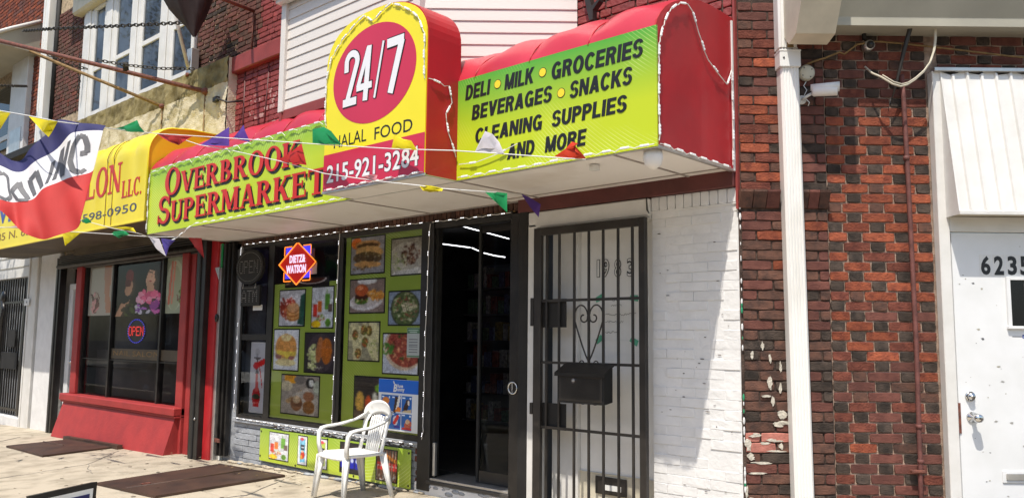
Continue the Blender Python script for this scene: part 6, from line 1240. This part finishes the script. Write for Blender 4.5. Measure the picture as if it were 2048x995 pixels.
g = thing('reflected_gold_band', 'painted reflection of a gold band with spaced capital letters low on the salon glass', 'painted reflection', (-10.4, 0, 1.21)); q = MB(); q.box(-11.34, -9.37, .006, .009, 1.205, 1.335, 'awning_under'); obj('strip', q, g); text('NAIL SALON', 'lettering', g, -11.28, -9.95, 1.245, 1.310, .006, 'ochre_iron', 0.0, .001)  # reflected band and lettering put into colour as a strip on the glass
# narrow boards and the folded shutter guide between the two shops
b = MB(); b.box(-8.455, -8.40, -.08, .02, .18, 2.50, 'aluminium', .004); b.box(-8.40, -8.37, -.02, .02, .18, 2.50, 'paper_white', .003); solo('grey_door_trim', b, 'narrow grey metal strip beside the red board between the two shops', 'trim')
sg2 = thing('folded_gate', 'dark folded shutter guide between salon and supermarket', 'shutter', (-8.24, -.05, .22))
for i, x in enumerate((-8.33, -8.285, -8.235)): b = MB(); b.box(x-.017, x+.017, -.09+.02*i, .0, .26, 2.5, 'black_metal', .003); obj('guide', b, sg2)
b = MB(); b.box(-8.35, -8.24, -.10, -.09, .40, .44, 'rusty_iron', .003); obj('latch', b, sg2); b = MB(); b.ball((-8.42, -.10, 1.70), .03, 'black_metal', 8, (1, .6, 1.6)); obj('pull_knob', b, sg2)
b = MB(); b.prism([(-8.47, 2.24), (-8.37, 2.245), (-8.37, 2.10)], -.12, -.115, 'aluminium'); b.box(-8.39, -8.36, -.1, -.09, 2.24, 2.5, 'flag_green'); solo('torn_flyer', b, 'torn pale flyer corner beside the folded shutter', 'flyer')
# ------------------------------------------------------------------ white rowhouse at far left
lf = thing('white_rowhouse', 'white painted rowhouse with iron grille at the far left', 'building', (-15.6, .2, .1))
b = MB(); b.box(-24, -14.46, .05, .4, -.2, 8.6, 'pale_mortar'); wl = obj('brick_wall', b, lf)
lay(wl, courses(-17.6, -14.60, 4.62, 7.9, .065, flem2, lambda k, z, x: random.choice(['orange_brick', 'red_brick', 'red_brick', 'orange_brick', 'maroon_brick']), j=.008, keepf=lambda x, z: x > -15.4 or z > 6.4), .05, .014, 290, .003)
b = MB(); b.box(-17.5, -14.50, -.04, .05, 2.42, 2.95, 'white_paint'); [b.box(-17.5, -14.50, -.05, -.04, z, z+.012, 'cream_dim') for z in (2.58, 2.75)]; obj('white_lintel', b, lf)
b = MB(); b.box(-14.50, -14.10, -.06, .05, .05, 2.70, 'white_paint', .01); b.box(-14.44, -14.40, -.075, -.06, .05, 2.7, 'white_paint', .01); obj('door_casing', b, lf)
b = MB(); b.box(-14.02, -13.26, -.04, .2, .05, 2.72, 'white_brick', .015); obj('pillar', b, lf)
b = MB(); b.box(-17.6, -14.46, -.06, .3, .0, .22, 'white_brick', .015); obj('step', b, lf)
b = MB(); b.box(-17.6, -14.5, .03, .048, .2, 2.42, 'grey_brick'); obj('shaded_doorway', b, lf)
gg = thing('iron_grille', 'black iron bar grille over the white rowhouse doorway at the far left', 'gate', (-15.7, -.02, .22))
for i in range(24): x = -17.1+i*.113; b = MB(); b.box(x-.011, x+.011, -.03, -.008, .24, 2.40, 'black_metal'); obj('bar', b, gg)
for z in (2.02, 1.05, .32): b = MB(); b.box(-17.2, -14.50, -.034, -.004, z-.018, z+.018, 'black_metal'); obj('rail', b, gg)
for x in (-14.62, -15.75): b = MB(); b.box(x-.05, x+.05, -.05, 0, .24, 2.05, 'black_metal', .004); obj('post', b, gg)
b = MB(); b.box(-15.55, -14.78, -.05, -.035, .95, 1.22, 'black_rough', .004); b.box(-15.3, -14.95, -.05, -.035, 1.30, 1.58, 'black_rough', .004); obj('lock_plate', b, gg)
b = MB(); b.ball((-15.7, -.03, 2.12), .10, 'black_metal', 10, (1, .4, 1.1)); b.tube([(-15.7, -.03, 2.05), (-15.62, -.03, 1.9), (-15.70, -.03, 1.75), (-15.75, -.03, .3)], .04, 'black_metal', 8); obj('ornament', b, gg)
b = MB(); b.box(-14.52, -14.30, -.085, -.078, 1.95, 2.06, 'paper_white'); b.box(-14.42, -14.39, -.087, -.085, 1.99, 2.02, 'ink_grey'); solo('white_card', b, 'small white card fixed to the door casing beside the far left grille', 'card')
# upper storey of the white rowhouse
b = MB(); b.box(-16.1, -15.30, -.05, .05, 4.45, 6.25, 'white_paint', .01); b.box(-15.95, -15.40, -.06, -.05, 4.5, 4.98, 'aluminium', .01); obj('window_casing', b, lf)
b = MB(); b.box(-18, -16.1, -.0, .04, 4.75, 5.9, 'dark_glass'); b.box(-18, -16.1, -.02, .02, 4.9, 4.98, 'white_paint'); [b.box(-18, -16.12, .04, .045, 5.0+i*.05, 5.03+i*.05, 'grey_brick') for i in range(18)]; obj('window', b, lf)
b = MB(); b.prismx([(.05, 6.75), (-.75, 6.28), (-.75, 6.20), (.05, 6.18)], -19, -15.05, 'cream_dim'); b.box(-19, -15.05, -.80, -.74, 6.20, 6.30, 'white_paint', .01); obj('hood_roof', b, lf)
b = MB(); b.tube([(-15.04, -.78, 6.26), (-15.04, -.4, 6.50), (-15.04, .02, 6.74)], .035, 'white_paint', 6); obj('hood_trim', b, lf)
b = MB(); b.box(-16.2, -12.95, -.35, .03, 4.28, 4.40, 'black_rough', .01); solo('dark_ledge', b, 'dark flat ledge between brick and yellow awning, behind the flag', 'ledge')
b = MB(); b.box(-14.50, -14.25, -.12, .02, 4.4, 8, 'spout_white', .012); b.box(-14.42, -14.39, -.13, -.12, 4.4, 8, 'spout_white', .003); solo('downspout', b, 'plain white downspout on the distant upper brick wall at upper left', 'downspout')
b = MB(); b.tube([(-14.18, .01, 4.4), (-14.18, .01, 8)], .05, 'black_rough', 6); solo('dark_pipe', b, 'dark pipe running beside the distant upper downspout', 'pipe')
# twig with leaves at the left edge
tw = thing('tree_branch', 'green leafy twig poking in at the upper left edge', 'branch', (-9.2, -2.4, 3.5)); b = MB(); b.tube([(-9.7, -2.55, 3.9), (-9.2, -2.4, 3.93), (-8.95, -2.3, 3.86)], [.008, .005, .002], 'brown_metal', 5); obj('stem', b, tw)
def leafy(n, c, s):
    for i in range(n):
        a = random.uniform(-2.6, .4); L = random.uniform(.07, .12)*s; w = L*.16; p = Vector(c)+Vector((random.uniform(-.16, .12), random.uniform(-.1, .1), random.uniform(-.10, .06)))*s; d = Vector((math.cos(a), random.uniform(-.3, .3), math.sin(a))).normalized(); sd = d.cross(Vector((0, 1, .3))).normalized()
        b = MB(); b.add([tuple(p), tuple(p+d*L*.5+sd*w), tuple(p+d*L), tuple(p+d*L*.5-sd*w)], [(0, 1, 2, 3)], 'leaf'); b.add([tuple(p+Vector((0, .001, 0))), tuple(p+d*L*.5-sd*w+Vector((0, .001, 0))), tuple(p+d*L+Vector((0, .001, 0))), tuple(p+d*L*.5+sd*w+Vector((0, .001, 0)))], [(0, 1, 2, 3)], 'leaf'); obj('leaf', b, tw)
leafy(40, (-9.18, -2.4, 3.86), 1.5)
# awning struts, chains
b = MB(); b.tube([(-12.476, -1.6, 5.434), (-8.875, -.12, 4.281)], .026, 'rusty_iron', 8); b.ball((-8.875, -.13, 4.281), .045, 'rusty_iron', 8); b.tube([(-9.97, -.58, 4.64), (-9.96, -.60, 4.74)], .035, 'black_rough', 8); solo('support_rod', b, 'rusty red iron rod running from the upper left down to the stucco parapet', 'rod')
b = MB(); b.tube([(-11.559, -1.15, 5.098), (-9.966, -.12, 4.306)], .020, 'ochre_iron', 8); b.ball((-9.966, -.13, 4.306), .035, 'rusty_iron', 8); solo('support_rod', b, 'ochre iron rod fixed to the stucco below the rusty red one', 'rod')
b = MB(); b.tube([(-7.60, -.75, 4.87), (-8.085, -.02, 5.057)], .022, 'rusty_iron', 8); b.tube([(-8.085, -.015, 5.06), (-8.10, -.015, 4.6)], .009, 'rusty_iron', 5); solo('support_rod', b, 'short rusty iron rod stub on the brown brick near the top', 'rod')
b = MB(); b.tube([(-8.60, -.14, 4.12), (-8.45, -.2, 4.10), (-8.30, -.16, 4.04), (-8.22, -.02, 4.07)], .012, 'brown_metal', 6); b.box(-8.64, -8.55, -.16, -.12, 4.10, 4.16, 'brown_metal', .003); solo('iron_hook', b, 'bent dark iron strap bridging stucco parapet and maroon brick', 'hook')
b = MB(); b.tube([(-8.23, .0, 4.40), (-8.23, -.0, 3.5)], .012, 'maroon_paint', 6); b.tube([(-7.74, .0, 4.40), (-7.80, .0, 3.6)], .010, 'maroon_paint', 6); solo('painted_cable', b, 'maroon painted cables running down the maroon brick', 'cable')
def chain(label, pts, r=.018, th=.005):
    P = [Vector(p) for p in pts]; t = thing('chain', label, 'chain', tuple(P[0])); bm_ = MB(); n = 10
    bm_.tube([(r*1.35*math.cos(2*math.pi*i/n), 0, r*.75*math.sin(2*math.pi*i/n)) for i in range(n+1)], th, 'chain_metal', 5, False); me = bm_.mesh('link')
    seg = [(P[i+1]-P[i]).length for i in range(len(P)-1)]; L = sum(seg); k = int(L/(r*2.1))
    for i in range(k):
        s = (i+.5)/k*L; j = 0
        while s > seg[j] and j < len(seg)-1: s -= seg[j]; j += 1
        d = (P[j+1]-P[j]).normalized(); p = P[j]+d*s; y = d.orthogonal().normalized() if i % 2 else d.cross(d.orthogonal()).normalized(); z = d.cross(y); R = Matrix((d, y, z)).transposed(); shared('link', me, t, tuple(p), R.to_euler())
chain('long sagging chain across the tall white windows', [(-12.4, -1.0, 5.62), (-11.359, -1.0, 5.389), (-9.928, -.7, 5.154), (-9.018, -.4, 5.047), (-8.876, -.35, 5.02)], .026, .007)
chain('chain from the rusty rod to the window bracket', [(-9.959, -.9, 4.686), (-9.715, -.7, 4.63), (-9.465, -.4, 4.609), (-9.236, -.1, 4.629)], .024, .006)
chain('short chain hanging behind the two rods', [(-11.384, -1.0, 5.064), (-11.341, -.8, 4.974), (-11.414, -.5, 5.0)], .024, .006)
chain('chain at the far left leading to the brick', [(-13.0, -1.2, 4.93), (-13.62, -.7, 5.166), (-14.434, -.3, 5.42)], .026, .007)
chain('small chain dangling down the left white window jamb', [(-12.78, -.12, 5.62), (-12.80, -.1, 5.2), (-12.82, -.1, 4.95)], .022, .006)
# dark bundled banner hanging on a white pole
t = thing('furled_banner', 'dark brown furled banner hanging on a white pole beside the windows', 'banner', (-8.6, -.5, 4.7)); b = MB()
rings = [((-8.60, -.5, 5.40), .50), ((-8.60, -.5, 5.22), .44), ((-8.57, -.5, 5.09), .34), ((-8.53, -.5, 4.97), .24), ((-8.50, -.5, 4.88), .15), ((-8.47, -.5, 4.80), .09), ((-8.45, -.5, 4.72), .03)]
n = 20; v = []
for i, (c, r) in enumerate(rings):
    for k in range(n): a = 2*math.pi*k/n; q = r*(1+.16*math.sin(a*5+i*.7)+.07*math.sin(a*9)); v.append((c[0]+q*math.cos(a)*.8, c[1]+q*math.sin(a)*.5, c[2]))
b.add(v, [(i*n+k, (i+1)*n+k, (i+1)*n+(k+1) % n, i*n+(k+1) % n) for i in range(len(rings)-1) for k in range(n)], 'cloth_dark', True); obj('cloth', b, t)
b = MB(); b.tube([(-9.20, -.45, 5.40), (-9.36, -.09, 4.61)], .022, 'white_paint', 8); b.box(-9.40, -9.28, -.12, -.02, 4.58, 4.90, 'aluminium', .006); b.tube([(-9.36, -.1, 4.60), (-9.36, -.1, 4.56)], .04, 'rusty_iron', 8); obj('pole', b, t)
# sidewalk things
def plate(name, label, pts, hinge):
    t = thing(name, label, 'cellar door', (sum(p[0] for p in pts)/4, sum(p[1] for p in pts)/4, gz(pts[0][0], pts[0][1]))); b = MB(); h = .022
    v = [(x, y, gz(x, y)+.001) for x, y in pts]+[(x, y, gz(x, y)+h) for x, y in pts]; b.add(v, [(4, 5, 6, 7)]+[(i, (i+1) % 4, (i+1) % 4+4, i+4) for i in range(4)], 'rust_plate'); obj('leaf', b, t)
    b = MB()
    for p, q in hinge: b.tube([(p[0], p[1], gz(*p)+h), (q[0], q[1], gz(*q)+h)], .010, 'rust_plate', 6)
    obj('hinge_rod', b, t); return t
plate('cellar_door', 'rusty steel cellar door in the sidewalk before the nail salon', [(-11.78, -1.02), (-10.35, -1.08), (-10.42, -.26), (-11.78, -.26)], [((-11.78, -.28), (-10.42, -.28)), ((-11.76, -.6), (-11.1, -.6))])
b = MB(); x0, x1 = -11.95, -10.25; b.add([(x0, -.30, gz(x0, -.3)), (x1, -.30, gz(x1, -.3)), (x1, -.24, gz(x1, -.24)), (x0, -.24, gz(x0, -.24)), (x0, -.30, gz(x0, -.3)+.05), (x1, -.30, gz(x1, -.3)+.05), (x1, -.24, gz(x1, -.24)+.05), (x0, -.24, gz(x0, -.24)+.05)], [(0, 3, 2, 1), (4, 5, 6, 7), (0, 1, 5, 4), (1, 2, 6, 5), (2, 3, 7, 6), (3, 0, 4, 7)], 'rust_plate'); solo('cellar_lip', b, 'low rusty steel lip at the foot of the red salon bulkhead', 'kerb')
t = plate('cellar_door', 'rusty steel cellar door in the sidewalk before the supermarket window', [(-7.90, -1.46), (-6.80, -1.42), (-6.80, -.22), (-7.98, -.22)], [((-7.95, -.25), (-6.8, -.25)), ((-7.35, -1.42), (-7.35, -.25))])
b = MB(); ring(b, (0, 0, 0), .035, .006, 'rusty_iron'); me = b.mesh('pull_ring'); o = shared('pull_ring', me, t, (-7.42, -1.22, gz(-7.4, -1.2)+.027), (rad(90), 0, 0))
lb_ = MB()
for i in range(46):
    if i < 26: x, y = random.uniform(-7.8, -6.0), random.uniform(-.55, -.04)
    else: x, y = random.uniform(-9.5, -5.0), random.uniform(-1.6, -.04)
    s = random.uniform(.012, .035); a = random.random()*6.3; z = gz(x, y)+.026; c, d = math.cos(a)*s, math.sin(a)*s
    lb_.add([(x-c, y-d, z), (x-d*.4, y+c*.4, z+s*.3), (x+c, y+d, z+.004), (x+d*.4, y-c*.4, z+s*.15)], [(0, 1, 2, 3)], 'dry_leaf')
solo('dry_leaves', lb_, 'scattered dry leaf litter on the sidewalk along the grey brick', 'leaves', kind='stuff')
# sandwich board at the bottom left
t = thing('sandwich_board', 'dark sandwich board with white edged sign, cut off at the bottom left', 'sign board', (-4.75, -2.85, .2))
zg = gz(-4.7, -2.8)
b = MB(); Bq = Vector((-4.87, -2.67, .70)); A = Vector((-4.67, -3.06, .70)); dn = Vector((.10, -.06, -.52))
def slab(mb, a, bb, c, e, m): mb.add([tuple(q) for q in (a, bb, bb+c, a+c, a+e, bb+e, bb+c+e, a+c+e)], [(0, 3, 2, 1), (4, 5, 6, 7), (0, 1, 5, 4), (1, 2, 6, 5), (2, 3, 7, 6), (3, 0, 4, 7)], m)
ax = (Bq-A).normalized(); nn = ax.cross(dn).normalized(); nn = nn if nn.dot(Vector((0, -4.6, 1.5))-A) > 0 else -nn
slab(b, A, Bq, dn, nn*.02, 'black_metal'); slab(b, A, Bq, Vector((-.14, .14, -.52)), nn*-.02, 'black_metal'); obj('board', b, t)
b = MB(); o_ = nn*.021; dd = dn.normalized(); slab(b, A+ax*.03+dd*.03+o_, Bq-ax*.03+dd*.03+o_, dn*.88, nn*.003, 'paper_white'); obj('white_edge', b, t)
b = MB(); o_ = nn*.0245; slab(b, A+ax*.055+dd*.055+o_, Bq-ax*.055+dd*.055+o_, dn*.78, nn*.002, 'cloth_navy'); obj('blue_sheet', b, t)
# parked dark car mirrored in the salon window
car = thing('parked_car', 'dark parked sedan up the street, seen only as a reflection in the salon window', 'car', (-21.5, -6.6, 0)); z0 = gz(-20, -6)-.14
b = MB(); pr = [(-23.8, .35), (-23.9, .75), (-23.4, .92), (-22.7, .98), (-22.1, 1.38), (-20.9, 1.42), (-20.1, 1.05), (-19.1, .95), (-18.9, .7), (-19.0, .35)]; b.prism([(x, z+z0) for x, z in pr], -7.4, -5.7, 'car_paint'); obj('body', b, car)
b = MB(); b.prism([(x, z+z0) for x, z in [(-22.6, 1.0), (-22.05, 1.33), (-20.95, 1.36), (-20.3, 1.04)]], -5.69, -5.68, 'dark_glass'); obj('side_window', b, car)
b = MB(); b.tube([(x, -5.67, z+z0) for x, z in [(-22.6, 1.0), (-22.05, 1.35), (-20.95, 1.38), (-20.3, 1.04)]], .02, 'chrome', 6); b.tube([(-23.4, -5.67, .86+z0), (-19.2, -5.67, .80+z0)], .02, 'chrome', 6); obj('chrome_trim', b, car)
for x in (-22.9, -19.9):
    b = MB(); b.tube([(x, -7.45, .32+z0), (x, -7.2, .32+z0)], .32, 'rubber', 20); b.tube([(x, -5.9, .32+z0), (x, -5.66, .32+z0)], .32, 'rubber', 20); b.tube([(x, -5.665, .32+z0), (x, -5.655, .32+z0)], .2, 'aluminium', 16); obj('wheel', b, car)

# crown of the street tree that reaches in from the left (its dapple falls on the white rowhouse)
tree = thing('street_tree', 'leafy street tree just beyond the left edge, throwing dapple on the white rowhouse', 'tree', (-17.6, -4.0, 0)); b = MB()
b.tube([(-17.6, -4.0, 0), (-17.5, -3.9, 2.5), (-17.2, -3.7, 4.6), (-16.6, -3.4, 6.4)], [.16, .13, .11, .05], 'brown_metal', 9); b.tube([(-17.2, -3.7, 4.6), (-15.8, -3.0, 6.6), (-14.6, -2.6, 7.4)], [.08, .05, .02], 'brown_metal', 7); obj('trunk', b, tree)
cr = MB()
for k in range(34):
    cx, cy, cz = -15.6+random.uniform(-1.9, 1.6), -2.9+random.uniform(-1.2, .7), 7.5+random.uniform(-.9, .9)
    for q in range(46):
        p = Vector((cx+random.gauss(0, .28), cy+random.gauss(0, .28), cz+random.gauss(0, .22))); d = Vector((random.uniform(-1, 1), random.uniform(-1, 1), random.uniform(-.8, .3))).normalized(); sd = d.cross(Vector((random.random(), random.random(), 1))).normalized(); L = random.uniform(.09, .16)
        cr.add([tuple(p), tuple(p+d*L*.5+sd*L*.22), tuple(p+d*L), tuple(p+d*L*.5-sd*L*.22)], [(0, 1, 2, 3)], 'leaf')
obj('crown', cr, tree, kind='stuff')
